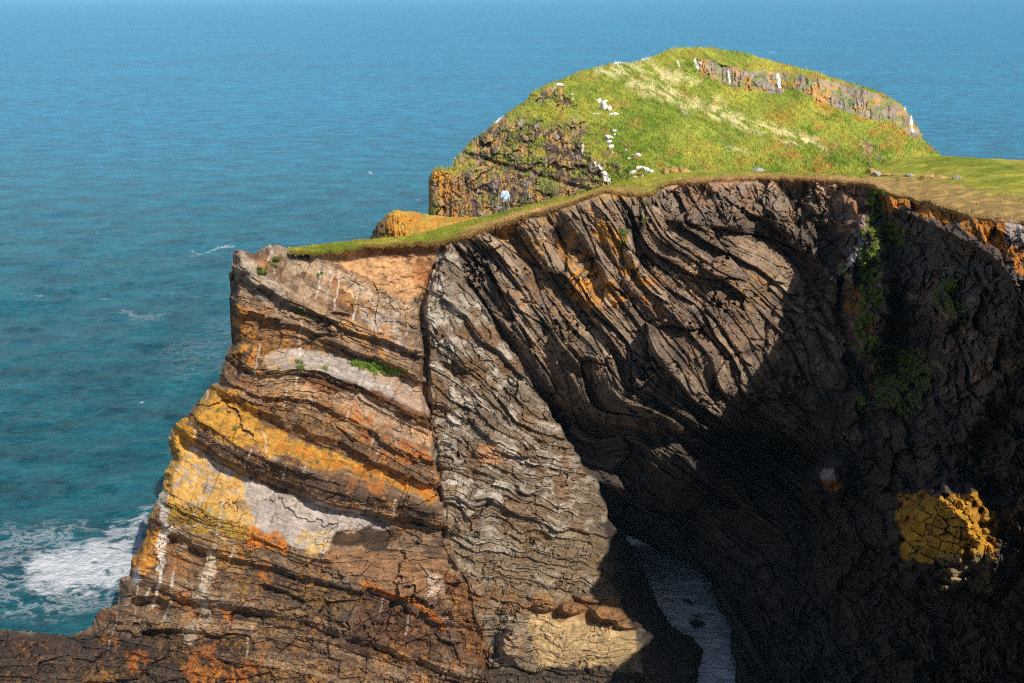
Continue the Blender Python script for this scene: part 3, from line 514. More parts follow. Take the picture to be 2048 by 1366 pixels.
fy0 = fx(FR, bx) + 1.0; fy = fy0 + 3.5*fbm(bx/26, bx*0, 4, 1190, 0.7) + 2.0*np.maximum(0, vnoise(bx/8, bx*0, 1191)); byy = fx(BK, bx)
ixx = np.clip(((bx-gx[0])/ST).astype(int), 0, len(gx)-1); iyy = np.clip(((fy-gy[0])/ST).astype(int)+1, 0, len(gy)-1)
df = D[iyy, ixx] - 0.35
kk_ = np.hanning(31); kk_ /= kk_.sum(); dfs = np.convolve(np.pad(df, 15, 'edge'), kk_, 'valid')
_, ryb, rzb = ray(bx, byy)
db_flat = dfs + np.interp(bx, [578, 620, 900, 1250, 1300, 1700, 1760, 1850, 2048, 2420], [0.6, 2.5, 4.0, 5.0, 9, 6, 20, 30, 36, 40])
NV = 150
v = np.linspace(0, 1, NV)[:, None]
Pf = np.stack(unproj(bx, fy, df), -1); Pb = np.stack(unproj(bx, byy, db_flat), -1)
Ps = np.stack(unproj(bx, fy0, dfs), -1); Pt = Ps[None]*(1-v[..., None]) + Pb[None]*v[..., None] + (Pf-Ps)[None]*smooth(0.14, 0.0, v)[..., None]
wxn, wyn = Pt[..., 0]*0.79 + Pt[..., 1]*0.61, Pt[..., 1]*0.79 - Pt[..., 0]*0.61
und = 0.16*fbm(wxn/2.2, wyn/2.2, 4, 1201) + 0.05*fbm(wxn*1.6, wyn*1.6, 3, 1203)
Pt[..., 2] += und*np.sin(np.pi*np.clip(v, 0, 1))**0.5 + 0.05*vnoise(wxn*1.5, wyn*1.5, 9)
roll = []
for dyy, dzz in ((0.5, -0.12), (1.4, -0.7), (3.0, -2.4), (7.0, -9.0), (14, -22)):
    q = Pt[-1].copy(); q[:, 1] += dyy; q[:, 2] += dzz; roll.append(q)
lip = []
for dyy, dzz in ((0.3, -0.28), (0.0, -0.10)):
    q = Pt[0].copy(); q[:, 1] += dyy; q[:, 2] += dzz + 0.06*vnoise(q[:, 0]*2, q[:, 1]*0, 3); lip.append(q)
Pt = np.concatenate([np.array(lip), Pt, np.array(roll)]).astype(f32)
vv = np.concatenate([[-0.05, -0.02], v[:, 0], np.linspace(1.01, 1.2, 5)])[:, None] + 0*bx[None]
TX, TY = Pt[..., 0]*0.74 + Pt[..., 1]*0.67, Pt[..., 1]*0.74 - Pt[..., 0]*0.67
n1 = fbm(TX/3.5, TY/3.5, 5, 1301); n2 = fbm(TX/0.7, TY/0.7, 4, 1302)
def Lc(c): return lin(c)*ALB
def bl(a, c, m): return a + (Lc(c)-a)*m[..., None]
tc = np.broadcast_to(Lc((140, 142, 50)), Pt.shape).astype(f32)
tc = bl(tc, (170, 158, 66), smooth(0.0, 0.6, n1)*0.8); tc = bl(tc, (96, 118, 28), smooth(0.0, 0.7, -n1)*0.6)
BX = np.broadcast_to(bx, vv.shape)
path = smooth(0.62, 0.45, vv + 0.12*n1)*smooth(900, 960, BX)*smooth(1330, 1230, BX); tc = bl(tc, (184, 150, 96), path*0.85)
edge = smooth(0.30, 0.05, vv + 0.12*n2); tc = bl(tc, (150, 116, 66), edge*0.7*smooth(640, 860, BX))
soilb = smooth(0.62, 0.3, vv + 0.1*n1)*smooth(1330, 1400, BX)*smooth(1800, 1740, BX); tc = bl(tc, (170, 132, 84), soilb*0.8)
dry = smooth(np.interp(BX, [1700, 1800, 2048, 2400], [0.3, 0.42, 0.28, 0.2]) + 0.12, np.interp(BX, [1700, 1800, 2048, 2400], [0.3, 0.42, 0.28, 0.2]) - 0.06, vv + 0.07*n1)*smooth(1720, 1780, BX)
tc = bl(tc, (166, 134, 84), dry*0.85); tc = bl(tc, (196, 160, 88), dry*smooth(0.1, 0.6, n2)*0.6)
tc *= (1 + 0.25*n2)[..., None]
idx = np.ones(Pt.shape[:2], bool)
M3 = grid_mesh("grass_plateau", Pt, idx, M_TURF, {"tone": np.clip(tc, 0.01, 0.8).astype(f32)}, smoothed=True)
tag(M3, "turf and trodden path along the cliff top", kind="structure")

# rest of the headland, right of the frame : unseen, its edge shaped to block or pass the sun
gxh = np.linspace(0, 1, 70); gyh = np.linspace(0, 1, 60)
U, W = np.meshgrid(gxh, gyh)
Yh = -25 + 105*W
Xe = np.interp(Yh, [-25, 0, 15, 30, 45, 58, 64, 80], [11, 16, 22, 32, 39, 38, 38, 46])
prof_x = Xe + np.interp(U, [0, 0.3, 1], [-4, 1.0, 75]) + 0.8*fbm(Yh/4, U*9, 4, 1500)
prof_z = np.interp(U, [0, 0.28, 0.32, 1], [-2, 39, 42.5, 43]) + 0.5*fbm(prof_x/6, Yh/6, 4, 1501)
Ph = np.stack([prof_x, Yh, prof_z], -1).astype(f32)
hc = np.broadcast_to(Lc((136, 148, 44)), Ph.shape).astype(f32).copy(); hc[U < 0.31] = Lc((90, 80, 70))
hl = grid_mesh("headland", Ph, np.ones(U.shape, bool), M_TURF, {"tone": hc}); tag(hl, "unseen headland beyond the right of the cliff, shaped for the sun in the cove", kind="structure")

# ============================================================ ISLAND
ST2 = 1.7
gx2 = np.arange(840, 1930, ST2); gy2 = np.arange(84, 470, ST2)
X, Y = np.meshgrid(gx2.astype(f32), gy2.astype(f32))
ITOP = [(858, 470), (858, 416), (857, 353), (866, 338), (880, 333), (902, 334), (909, 319), (934, 290), (947, 275), (969, 262), (991, 240), (1019, 221), (1054, 196), (1063, 183), (1091, 168), (1123, 157), (1151, 144), (1192, 134), (1230, 124), (1261, 125),
        (1283, 119), (1300, 116), (1314, 108), (1328, 101), (1350, 96), (1372, 93), (1400, 93), (1427, 95), (1493, 106), (1559, 125), (1621, 140), (1676, 158), (1720, 171), (1749, 178), (1786, 196), (1804, 209), (1822, 231), (1837, 253), (1848, 275), (1859, 291), (1885, 312), (1925, 330), (1925, 470)]
jx = vnoise(X/6, Y/6, 15)*1.6; jy = vnoise(X/6, Y/6, 16)*1.6
S2 = sdf(ITOP, X + jx, Y + jy, 60); S2 = np.where((S2 < -900) & inside(ITOP, X, Y), 100, S2)
MASK2 = S2 > 0
dI = rbf([(860, 345, 150), (860, 430, 143), (930, 300, 155), (960, 380, 143), (960, 440, 134), (1000, 250, 160), (1060, 200, 166), (1120, 165, 170), (1200, 136, 174), (1290, 120, 177), (1372, 95, 182), (1430, 97, 183), (1560, 127, 180), (1680, 160, 177), (1750, 180, 174), (1805, 212, 168), (1840, 260, 160), (1860, 295, 150), (1885, 314, 142),
    (1060, 300, 148), (1060, 400, 133), (1150, 250, 152), (1150, 340, 137), (1180, 400, 126), (1250, 190, 160), (1250, 260, 145), (1250, 340, 127), (1300, 380, 120), (1350, 160, 166), (1350, 240, 148), (1350, 320, 128), (1400, 345, 122), (1450, 200, 158), (1450, 280, 140), (1500, 345, 121), (1550, 220, 157), (1550, 290, 139), (1600, 345, 121),
    (1650, 240, 154), (1650, 300, 136), (1700, 345, 121), (1740, 260, 152), (1760, 310, 134), (1800, 345, 126), (1800, 270, 150), (1400, 150, 168), (1500, 182, 164), (1400, 118, 171), (1500, 142, 168), (1600, 196, 160), (1650, 160, 167), (1740, 178, 165), (1500, 470, 112), (1000, 470, 125), (1880, 470, 118), (1300, 470, 112)], X, Y, lam=0.2)
p2 = Paint(X, Y)
bt = fx([(1380, 118), (1405, 119), (1456, 131), (1504, 142), (1577, 146), (1658, 161), (1731, 178), (1793, 206), (1822, 234), (1850, 280)], X); bb = fx([(1380, 120), (1398, 143), (1449, 172), (1504, 181), (1559, 188), (1588, 178), (1639, 205), (1687, 222), (1742, 237), (1786, 248), (1852, 288)], X)
wob = 4*fbm(X/14, Y/14, 4, 1601)
band = smooth(-2, 2, Y - bt + wob)*smooth(2, -2, Y - bb + wob)*smooth(1385, 1400, X)*(1 - 0.9*smooth(9, 4, np.abs(X - 1581 + 0.3*(Y-165))))
inb = np.clip((Y-bt)/(bb-bt+1e-3), 0, 1)
left = sdf([(857, 335), (905, 325), (945, 275), (1000, 238), (1080, 240), (1130, 250), (1190, 270), (1210, 330), (1240, 370), (1240, 480), (840, 480), (840, 335)], X + 14*p2.wx/11, Y + 14*p2.wy/11, 400)
left = np.where((left < -900), np.where(X < 1200, 200*(Y > 300) - 50, -100), left)
n_a = fbm(X/36, Y/30, 5, 1610, 0.6)
rock = smooth(-16, 22, left + 50*n_a + 14*fbm(X/9, Y/8, 4, 1612))*smooth(0.75, 0.45, fbm(X/24, Y/14, 4, 1613)*smooth(400, 330, Y))
rock2 = p2.mask([(1060, 180), (1100, 170), (1140, 180), (1150, 215), (1110, 215), (1070, 200)], 8, 1, patch=0.1) + p2.mask([(1720, 280), (1750, 290), (1770, 320), (1740, 330), (1722, 310)], 6, 1, patch=0.1) + p2.mask([(1040, 195), (1065, 180), (1040, 215), (1000, 245)], 6)
rock = np.clip(rock + rock2, 0, 1)
vert = ridged(X/7 + 0.3*n_a*3, Y/26, 4, 1620); wqx2 = X + 12*fbm(X/30, Y/30, 4, 1628) + 0.25*Y; wqy2 = Y + 12*fbm(X/30, Y/30, 4, 1629); blk, q1, q2 = cells(wqx2/11*(1+0.3*(n_a>0)), wqy2/14, 1630); blk2 = facet(wqx2/30, wqy2/34, 1631, 1.2) + 0.5; blk3 = facet(wqx2/5, wqy2/8, 1632, 1.2)
h2 = rock*(1.9*blk2 + 0.8*blk + 0.6*blk3 + 0.5*vert - 1.2) + band*(0.9*vert + 0.7*blk - 0.8) + 1.6*(1-inb)*smooth(-7, 1, Y-bt)*smooth(4, -2, Y-bb)*smooth(1385, 1420, X)
h2 += (1-rock)*(1-band)*(0.9*fbm(X/60, Y/30, 4, 1640) + 0.3*fbm(X/16, Y/7, 3, 1641))
h2 += -1.2*smooth(8, 0, np.abs(Y - (258 + (X-900)*0.30 + 40)) )*rock
cliffW = smooth(970, 900, X)*smooth(345, 365, Y); h2 += cliffW*(2.0*ridged(X/17, Y/90, 3, 1650))
D2 = dI - h2*smooth(0, 8, S2) + 3.0*smooth(14, 0, S2)**2
P2 = np.stack(unproj(X, Y, D2), -1).astype(f32)
P2 = P2
C = np.broadcast_to(Lc((138, 146, 52)), P2.shape).astype(f32)
ang = math.radians(28); uu = X*math.cos(ang) + Y*math.sin(ang); ww = -X*math.sin(ang) + Y*math.cos(ang)
st = fbm(uu/38, ww/7, 5, 1700, 0.6); st2 = fbm(uu/14, ww/3, 4, 1710); bg = fbm(X/70, Y/45, 4, 1720)
C = bl(C, (116, 132, 34), smooth(-0.1, 0.6, bg)*0.8); C = bl(C, (168, 160, 60), smooth(0.0, 0.6, -bg + 0.4*st)*0.7)
C = bl(C, (84, 112, 24), smooth(0.05, 0.45, st + 0.4*bg)*0.6); C = bl(C, (160, 128, 58), smooth(0.2, 0.5, fbm(X/22, Y/12, 5, 1735))*0.55); C = bl(C, (176, 122, 52), smooth(0.1, 0.5, fbm(X/26, Y/14, 4, 1730))*smooth(1380, 1640, X)*0.55)
p2.C = C
for q, kk in [([(1200, 132), (1290, 128), (1400, 165), (1380, 175), (1290, 150), (1220, 150), (1190, 150)], 0.35), ([(1230, 122), (1270, 122), (1290, 130), (1230, 130)], 0.8), ([(1260, 152), (1340, 170), (1400, 205), (1440, 232), (1420, 236), (1340, 200), (1260, 170)], 0.3), ([(1420, 200), (1500, 240), (1600, 262), (1680, 290), (1660, 300), (1560, 275), (1480, 258), (1420, 225)], 0.15), ([(1520, 250), (1620, 275), (1600, 285), (1520, 262)], 0.3), ([(1440, 298), (1500, 300), (1490, 310), (1440, 306)], 0.0)]:
    m = p2.mask(q, 10, 1.2)*smooth(-0.1, 0.25, st*0.9 + st2*0.5 + kk*0.55); p2.mix(m*0.75, (214, 200, 146))
p2.C = p2.C*1.12
rc = np.broadcast_to(Lc((160, 132, 88)), P2.shape).astype(f32); rc = bl(rc, (96, 80, 66), smooth(0.3, 0.7, blk)); rc = bl(rc, (176, 160, 146), smooth(0.8, 0.95, blk)*0.8); rc = bl(rc, (194, 152, 78), smooth(0.1, 0.6, fbm(X/18, Y/20, 4, 1740))*0.75)
rc = bl(rc, (120, 130, 46), smooth(0.15, 0.5, fbm(X/30, Y/20, 4, 1745))*0.7*smooth(440, 360, Y))
rcb = bl(rc, (158, 148, 134), band*0.6); rcb = bl(rcb, (198, 146, 64), band*smooth(0.0, 0.4, fbm(X/22, Y/12, 4, 1750))*0.75); rcb = bl(rcb, (116, 132, 44), band*smooth(0.15, 0.5, fbm(X/20, Y/14, 4, 1755))*0.6)
rk = np.clip(rock + band, 0, 1); p2.C = (p2.C*(1-rk[..., None]) + rcb*rk[..., None]).astype(f32)
strk = smooth(0.0, 0.5, ridged(X/13, Y/70, 3, 1760)); p2.mix(cliffW*strk*0.8, (196, 138, 60)); p2.mix(cliffW*smooth(0.2, 0.7, -ridged(X/13, Y/70, 3, 1760))*0.8, (72, 56, 48))
p2.area([(866, 336), (900, 334), (900, 355), (880, 362), (862, 370)], (206, 150, 50), 0.8, 6)
for lv in ([(980, 262), (1060, 285), (1180, 320)], [(910, 300), (1000, 330), (1120, 352), (1200, 362)], [(1070, 345), (1150, 365), (1220, 385)]):
    p2.line(lv, (70, 54, 44), 3, 0.7, 0.8)
for lv, w in (([(1459, 143), (1457, 163)], 1.6), ([(1553, 148), (1557, 160), (1560, 174)], 3.0), ([(1806, 206), (1811, 220)], 2.5), ([(1822, 232), (1827, 262)], 2.5), ([(1190, 325), (1205, 340), (1212, 365)], 3.0), ([(1165, 288), (1166, 308)], 1.2), ([(992, 244), (1005, 232)], 2.0), ([(1230, 124), (1250, 122)], 3.0), ([(1284, 119), (1296, 116)], 2.0),
              ([(1210, 345), (1218, 366)], 2.5), ([(1390, 118), (1394, 132)], 2.0), ([(1356, 122), (1360, 134)], 1.8)):
    p2.line(lv, (244, 240, 232), w, 0.95, 0.3, patch=0.5)
p2.area([(1236, 345), (1262, 344), (1260, 356), (1240, 354)], (80, 110, 34), 0.8, 4)
p2.C *= (1 + 0.2*st2 + 0.15*p2.fine)[..., None]
isl = grid_mesh("island", P2, MASK2, M_ISLE, {"tone": np.clip(p2.C, 0.01, 0.85)}, skirt=[back(2, 0.3), back(8, 3), back(30, 22)])
tag(isl, "grassy domed island with a rocky seaward side", kind="structure")
DI_grid = (gx2, gy2, D2)
def isl_d(px, py):
    return float(D2[int((py-gy2[0])/ST2), int((px-gx2[0])/ST2)])
isl_pts = {}
def isl_point(px, py): return pt(px, py, isl_d(px, py))

# ---- low orange stack in front of the island
gx3 = np.arange(730, 1010, 1.6); gy3 = np.arange(410, 500, 1.6)
X3, Y3 = np.meshgrid(gx3.astype(f32), gy3.astype(f32))
STK = [(735, 500), (739, 476), (751, 451), (767, 435), (775, 426), (786, 419), (824, 422), (862, 429), (899, 433), (940, 432), (962, 435), (1000, 440), (1010, 500)]
S3 = sdf(STK, X3 + vnoise(X3/5, Y3/5, 4)*1.5, Y3 + vnoise(X3/5, Y3/5, 8)*1.2, 60)
d3 = rbf([(745, 480, 121), (760, 445, 121), (786, 421, 123), (860, 432, 126), (960, 438, 124), (800, 480, 114), (860, 470, 113), (900, 480, 110), (840, 445, 120), (780, 460, 116), (1000, 480, 112)], X3, Y3)
r3 = ridged(X3/8, Y3/30, 4, 1810); b3_, _, _ = cells(X3/12, Y3/9, 1820)
d3 = d3 - smooth(0, 8, S3)*(1.0*r3*smooth(860, 780, X3) + 0.9*b3_ + 0.5*r3) + 2.5*smooth(12, 0, S3)**2
P3 = np.stack(unproj(X3, Y3, d3), -1).astype(f32)
c3_ = np.broadcast_to(Lc((196, 136, 50)), P3.shape).astype(f32); c3_ = bl(c3_, (216, 168, 60), smooth(0, 0.5, fbm(X3/20, Y3/8, 4, 1830))*0.8); c3_ = bl(c3_, (88, 68, 52), smooth(800, 755, X3 + 12*b3_)*0.9); c3_ = bl(c3_, (110, 76, 44), smooth(0.2, 0.7, -r3)*0.7)
c3_ = bl(c3_, (150, 140, 60), smooth(0.1, 0.5, fbm(X3/16, Y3/10, 4, 1840))*0.5)
stk = grid_mesh("sea_stack", P3, S3 > 0, M_ISLE, {"tone": c3_}, skirt=[back(2, 0.5), back(9, 6), back(20, 22)])
tag(stk, "low orange lichened rock ridge between the cliff and the island", kind="structure")

# ============================================================ SEA
px_ = np.arange(-240, 2300, 5.0)
rows = []
py_ = np.r_[-11.3 + 0.5*1.25**np.arange(0, 18), np.arange(18, 1620, 3.0)]
py_ = np.sort(py_[py_ > -14.0]); hz = 683 - F*math.tan(PITCH)
py_ = py_[py_ > hz + 1.6]
PX, PY = np.meshgrid(px_, py_); dx, ry, rz = ray(PX, PY)
kk = -CAM_Z/rz; SX = dx*kk; SY = ry*kk; R = np.hypot(SX, SY)
far = smooth(420, 120, R)
def wv(s, seed, a=0.5, q=0.5): c, sn = math.cos(a), math.sin(a); return (SX*c + SY*sn)/s, (-SX*sn + SY*c)/(s*q)
SZ = far*(0.42*fbm(*wv(16, 0, .25, 0.6), 2, 2001) + 0.20*ridged(*wv(6.5, 0, .1, 0.6), 2, 2002) + 0.13*ridged(*wv(2.8, 0, .5, 0.7), 3, 2003)) - 0.1
foam = np.zeros(PX.shape, f32)
wqx = PX + 26*fbm(PX/60, PY/40, 4, 2010); wqy = PY + 16*fbm(PX/60, PY/40, 4, 2011)
def fa(poly, k, fe):
    global foam
    foam = np.maximum(foam, k*smooth(-fe, fe*0.6, sdf(poly, wqx, wqy, 120)))
fa([(-60, 1050), (60, 1040), (200, 1050), (300, 1030), (320, 1180), (240, 1230), (100, 1250), (-60, 1235)], 0.50, 50)
fa([(60, 1110), (150, 1095), (270, 1080), (280, 1140), (230, 1175), (110, 1200), (40, 1150)], 0.80, 30)
fa([(75, 1125), (170, 1120), (215, 1140), (200, 1165), (110, 1170)], 1.0, 14)
fa([(200, 1040), (320, 1010), (300, 1120), (240, 1160)], 0.62, 24)
fa([(370, 500), (420, 492), (465, 480), (470, 488), (420, 500), (390, 506)], 0.60, 7); fa([(230, 630), (300, 615), (350, 630), (280, 645)], 0.46, 10); fa([(300, 700), (470, 600), (480, 760), (380, 780)], 0.40, 40)
fa([(1180, 1020), (1500, 1060), (1600, 1420), (1280, 1420)], 0.84, 12); fa([(1310, 1150), (1450, 1190), (1440, 1240), (1350, 1220)], 0.85, 16); fa([(1250, 1080), (1300, 1085), (1340, 1120), (1290, 1130)], 0.8, 12)  # foam in the arch, spread wide to lighten the shaded water
for q in range(46):
    r = random.Random(q); cx = r.uniform(0, 2048); cy = 30 + 1000*r.random()**1.6; w = 2 + 5*(cy/600) ; fa([(cx-w*2, cy), (cx, cy-w*0.35), (cx+w*2, cy), (cx, cy+w*0.35)], 0.62, 2.0)
m_sea, nt, b = new_mat("sea_water"); L = nt.links
at = N(nt, "ShaderNodeAttribute", attribute_name="foam"); geo = N(nt, "ShaderNodeNewGeometry")
mp = N(nt, "ShaderNodeMapping"); mp.inputs["Scale"].default_value = (0.62/KW, 1.0/KW, 1.0/KW); mp.inputs["Rotation"].default_value = (0, 0, 0.25); L.new(geo.outputs["Position"], mp.inputs["Vector"])
w1 = N(nt, "ShaderNodeTexNoise", Scale=0.16, Detail=9.0, Roughness=0.62); w1.inputs["Distortion"].default_value = 0.4; L.new(mp.outputs[0], w1.inputs["Vector"])
w2 = N(nt, "ShaderNodeTexNoise", Scale=0.8, Detail=7.0, Roughness=0.7); L.new(mp.outputs[0], w2.inputs["Vector"])
w3 = N(nt, "ShaderNodeTexNoise", Scale=0.012, Detail=5.0, Roughness=0.6); L.new(mp.outputs[0], w3.inputs["Vector"])
ad = N(nt, "ShaderNodeMath", operation='MULTIPLY_ADD'); L.new(w2.outputs[0], ad.inputs[0]); ad.inputs[1].default_value = 0.9; L.new(w1.outputs[0], ad.inputs[2])
bp = N(nt, "ShaderNodeBump", Strength=1.0, Distance=2.0*KW); L.new(ad.outputs[0], bp.inputs["Height"]); L.new(bp.outputs[0], b.inputs["Normal"])
# body colour of the water: greener where shallow, with light and dark of the ripples painted in
cr = N(nt, "ShaderNodeValToRGB"); cr.color_ramp.elements[0].position = 0.37; cr.color_ramp.elements[1].position = 0.56
cr.color_ramp.elements[0].color = (0.004, 0.060, 0.085, 1); cr.color_ramp.elements[1].color = (0.014, 0.195, 0.235, 1)
mx = N(nt, "ShaderNodeMath", operation='MULTIPLY_ADD'); L.new(w3.outputs[0], mx.inputs[0]); mx.inputs[1].default_value = 0.12
m2 = N(nt, "ShaderNodeMath", operation='MULTIPLY'); L.new(ad.outputs[0], m2.inputs[0]); m2.inputs[1].default_value = 0.43; L.new(m2.outputs[0], mx.inputs[2]); L.new(mx.outputs[0], cr.inputs[0])
# foam : lacy threads + solid white where the mask is strong
fn = N(nt, "ShaderNodeTexNoise", Scale=0.42, Detail=10.0, Roughness=0.72); fn.inputs["Distortion"].default_value = 0.5; L.new(mp.outputs[0], fn.inputs["Vector"])
fr = N(nt, "ShaderNodeMath", operation='SUBTRACT'); L.new(fn.outputs[0], fr.inputs[0]); fr.inputs[1].default_value = 0.5
fab = N(nt, "ShaderNodeMath", operation='ABSOLUTE'); L.new(fr.outputs[0], fab.inputs[0])
fs = N(nt, "ShaderNodeMapRange"); fs.inputs[1].default_value = 0.0; fs.inputs[2].default_value = 0.20; fs.inputs[3].default_value = 0.62; fs.inputs[4].default_value = 0.0; L.new(fab.outputs[0], fs.inputs[0])
fsum = N(nt, "ShaderNodeMath", operation='ADD'); L.new(fs.outputs[0], fsum.inputs[0]); L.new(at.outputs["Fac"], fsum.inputs[1])
fl = N(nt, "ShaderNodeMapRange"); fl.inputs[1].default_value = 0.94; fl.inputs[2].default_value = 1.30; L.new(fsum.outputs[0], fl.inputs[0])
sepp = N(nt, "ShaderNodeSeparateXYZ"); L.new(geo.outputs["Position"], sepp.inputs[0])
shore = N(nt, "ShaderNodeMapRange"); shore.inputs[1].default_value = 70*KW; shore.inputs[2].default_value = 520*KW; shore.interpolation_type = 'SMOOTHERSTEP'; L.new(sepp.outputs[1], shore.inputs[0])
deep_haze = N(nt, "ShaderNodeMix", data_type='RGBA', blend_type='MULTIPLY'); deep_haze.inputs["Factor"].default_value = 1.0; L.new(cr.outputs[0], deep_haze.inputs["A"])
dcol = N(nt, "ShaderNodeMix", data_type='RGBA'); L.new(shore.outputs[0], dcol.inputs["Factor"]); dcol.inputs["A"].default_value = (1, 1, 1, 1); dcol.inputs["B"].default_value = (0.45, 1.7, 2.35, 1); L.new(dcol.outputs["Result"], deep_haze.inputs["B"])  # offshore tint: deeper water, with far haze painted into the blue
mixn = N(nt, "ShaderNodeMix", data_type='RGBA'); L.new(fl.outputs[0], mixn.inputs["Factor"]); L.new(deep_haze.outputs["Result"], mixn.inputs["A"]); mixn.inputs["B"].default_value = (0.78, 0.80, 0.82, 1)
L.new(mixn.outputs["Result"], b.inputs["Base Color"])
ro = N(nt, "ShaderNodeMapRange"); ro.inputs[3].default_value = 0.28; ro.inputs[4].default_value = 0.9; L.new(fl.outputs[0], ro.inputs[0]); L.new(ro.outputs[0], b.inputs["Roughness"])
b.inputs["IOR"].default_value = 1.33
sea = grid_mesh("sea", np.stack([SX, SY, SZ], -1).astype(f32), np.ones(PX.shape, bool), m_sea, {"foam": foam.astype(f32)}, smoothed=True)
tag(sea, "blue green sea with white foam at the foot of the rocks", kind="structure")

# ============================================================ LOOSE ROCKS
def rock_mesh(name, mat, seed, sx, sy, sz, sub=3, cuts=9, parent=None):
    r = random.Random(seed); bm = bmesh.new(); bmesh.ops.create_icosphere(bm, subdivisions=sub, radius=1.0)
    pl = []
    for _ in range(cuts):
        n = Vector((r.uniform(-1, 1), r.uniform(-1, 1), r.uniform(-0.7, 1))).normalized(); pl.append((n, r.uniform(0.45, 0.8)))
    for v in bm.verts:
        p = v.co.copy()
        for n, k in pl:
            q = p.dot(n) - k
            if q > 0: p -= n*q*0.97
        p *= 1 + 0.06*math.sin(9*p.x + seed) * math.sin(8*p.y + 1.3*seed) + 0.03*r.uniform(-1, 1)
        v.co = Vector((p.x*sx, p.y*sy, p.z*sz))
    me = bpy.data.meshes.new(name); bm.to_mesh(me); bm.free(); me.materials.append(mat)
    o = bpy.data.objects.new(name, me); COL.objects.link(o)
    if parent: o.parent = parent
    return o
M_WHITE = plain_mat("whitened_stone", (0.70, 0.67, 0.62), 0.85, 0.3, 2.0, 0.8)
M_OCHRE = plain_mat("lichened_stone", (0.36, 0.22, 0.075), 0.9, 0.55, 2.0, 0.6)
M_GREYR = plain_mat("grey_stone", (0.34, 0.30, 0.26), 0.9, 0.45, 2.5, 0.6)
M_WET = plain_mat("wet_dark_stone", (0.035, 0.033, 0.035), 0.5, 0.3, 1.2, 0.6)
WR = [(1199.5, 203, 7.5, 9, 0, "rounded white boulder standing left of the tall white boulder's top"), (1211, 204, 8, 8, 0, "round white boulder topping the tall white stone pile on the island"),
      (1210, 217, 14, 20, 0, "tall white boulder at the centre of the upper stone pile on the grass"), (1219, 220, 8, 11, 10, "white stone leaning on the right flank of the tall white boulder"),
      (1199, 217, 5.5, 5.5, 0, "small white stone just left of the tall white boulder"), (1197, 228, 21, 5, -4, "long flat white slab stretching left from the tall white boulder"),
      (1230, 229, 21, 6, 14, "long flat white slab stretching right from the tall white boulder"), (1229.5, 262.5, 9, 5, 0, "small white stone at the top of the middle white rock trail"),
      (1229.5, 269.5, 4.5, 3.5, 0, "tiny white stone right above the broad wedge shaped white boulder"), (1220, 276, 21, 10, 12, "broad wedge shaped white boulder in the middle of the island slope"),
      (1218, 284.5, 9, 7, 0, "white stone tucked directly under the broad wedge shaped boulder"), (1223.5, 296, 10, 15, 0, "upright white boulder lowest of the middle trail on the slope"),
      (1226, 305, 4.5, 3.5, 0, "tiny white stone at the foot of the upright white boulder"), (1253.7, 291, 4.5, 3, 0, "tiny white stone alone in the grass right of the upright boulder"),
      (1252, 300, 5.5, 2.6, 0, "thin white stone in a small grass hollow above the bent white one"), (1259.6, 318, 7.5, 4, 35, "bent small white stone left below the humped white boulder"),
      (1266.5, 310, 7, 4, 0, "low white stone touching the left side of the humped boulder"), (1275.5, 312.5, 13, 11, 25, "humped white boulder lying alone in green grass"),
      (1279.5, 336, 15, 9, -8, "leftmost big white boulder of the row above the path"), (1291.5, 341, 17, 9, 25, "middle long white boulder of the row above the path"),
      (1303.5, 345, 10, 8, 0, "rightmost white boulder of the row above the path"), (1265, 347, 8, 11, 25, "white boulder beside the dark green bush hollow near the path"),
      (1272, 355, 10, 6, 10, "white boulder lowest of all beside the cliff path"), (1286.5, 351.5, 7, 3.6, 0, "small white stone just below the row of three boulders"),
      (1202, 338, 9, 3.5, 35, "thin white rock splinter on the rocky slope above the path"), (1213, 351, 7, 11, -18, "tall white rock splinter on the rocky slope above the path"),
      (1218, 362, 6, 8, -15, "short white rock splinter next to the cliff path"), (1118, 172, 16, 7, 0, "white boulder on the island's seaward skyline"),
      (1143, 189.5, 7, 4, 0, "upper of two small white stones under the skyline boulder"), (1146, 199, 6, 4.5, 0, "lower of two small white stones under the skyline boulder"),
      (1400, 127, 5, 5, 0, "small white stone left end of the island's crag"), (1394, 138, 5, 9, 0, "white stone hanging on the left end of the crag")]
for i_, (x_, y_, w_, h_, a_, lab) in enumerate(WR):
    d_ = isl_d(x_, y_) ; p_ = pt(x_, y_, d_); m_ = d_/F*1.04
    o = rock_mesh("white_rock", M_WHITE, 50+i_, w_*m_*0.74, max(0.4, min(w_, h_)*m_*0.7), h_*m_*0.76, sub=3)
    o.location = p_; o.rotation_euler = (0, math.radians(a_), 0); tag(o, lab, "rock", "white rocks on the island")
OC = [(1741, 343, 14, 12, "ochre", "orange crusted boulder at the left end of the right hand outcrop"), (1754, 348, 18, 9, "grey", "grey slab leaning in the right hand outcrop beside the first boulder"), (1772, 349, 20, 8, "ochre", "long orange slab third from the left in the right hand outcrop"),
      (1793, 351, 16, 5, "ochre", "low orange slab lying flat in the middle of the outcrop"), (1821, 350, 13, 9, "grey", "upright grey stone in the middle of the right hand outcrop"), (1850, 353, 26, 7, "ochre", "longest flat orange slab near the outcrop's right end"), (1880, 354, 22, 6, "ochre", "flat orange slab second from the outcrop's right end"), (1915, 356, 14, 8, "grey", "grey stone at the right end of the outcrop"),
      (1333, 340, 16, 12, "ochre", "dark orange boulder at the left of the small outcrop on the cliff top"), (1348, 337, 15, 11, "ochre", "orange boulder in the middle of the small outcrop on the cliff top"), (1368, 339, 24, 7, "ochre", "low orange slab at the right of the small outcrop on the cliff top"), (1516, 333, 16, 6, "grey", "lone flat grey stone in the grass above the path")]
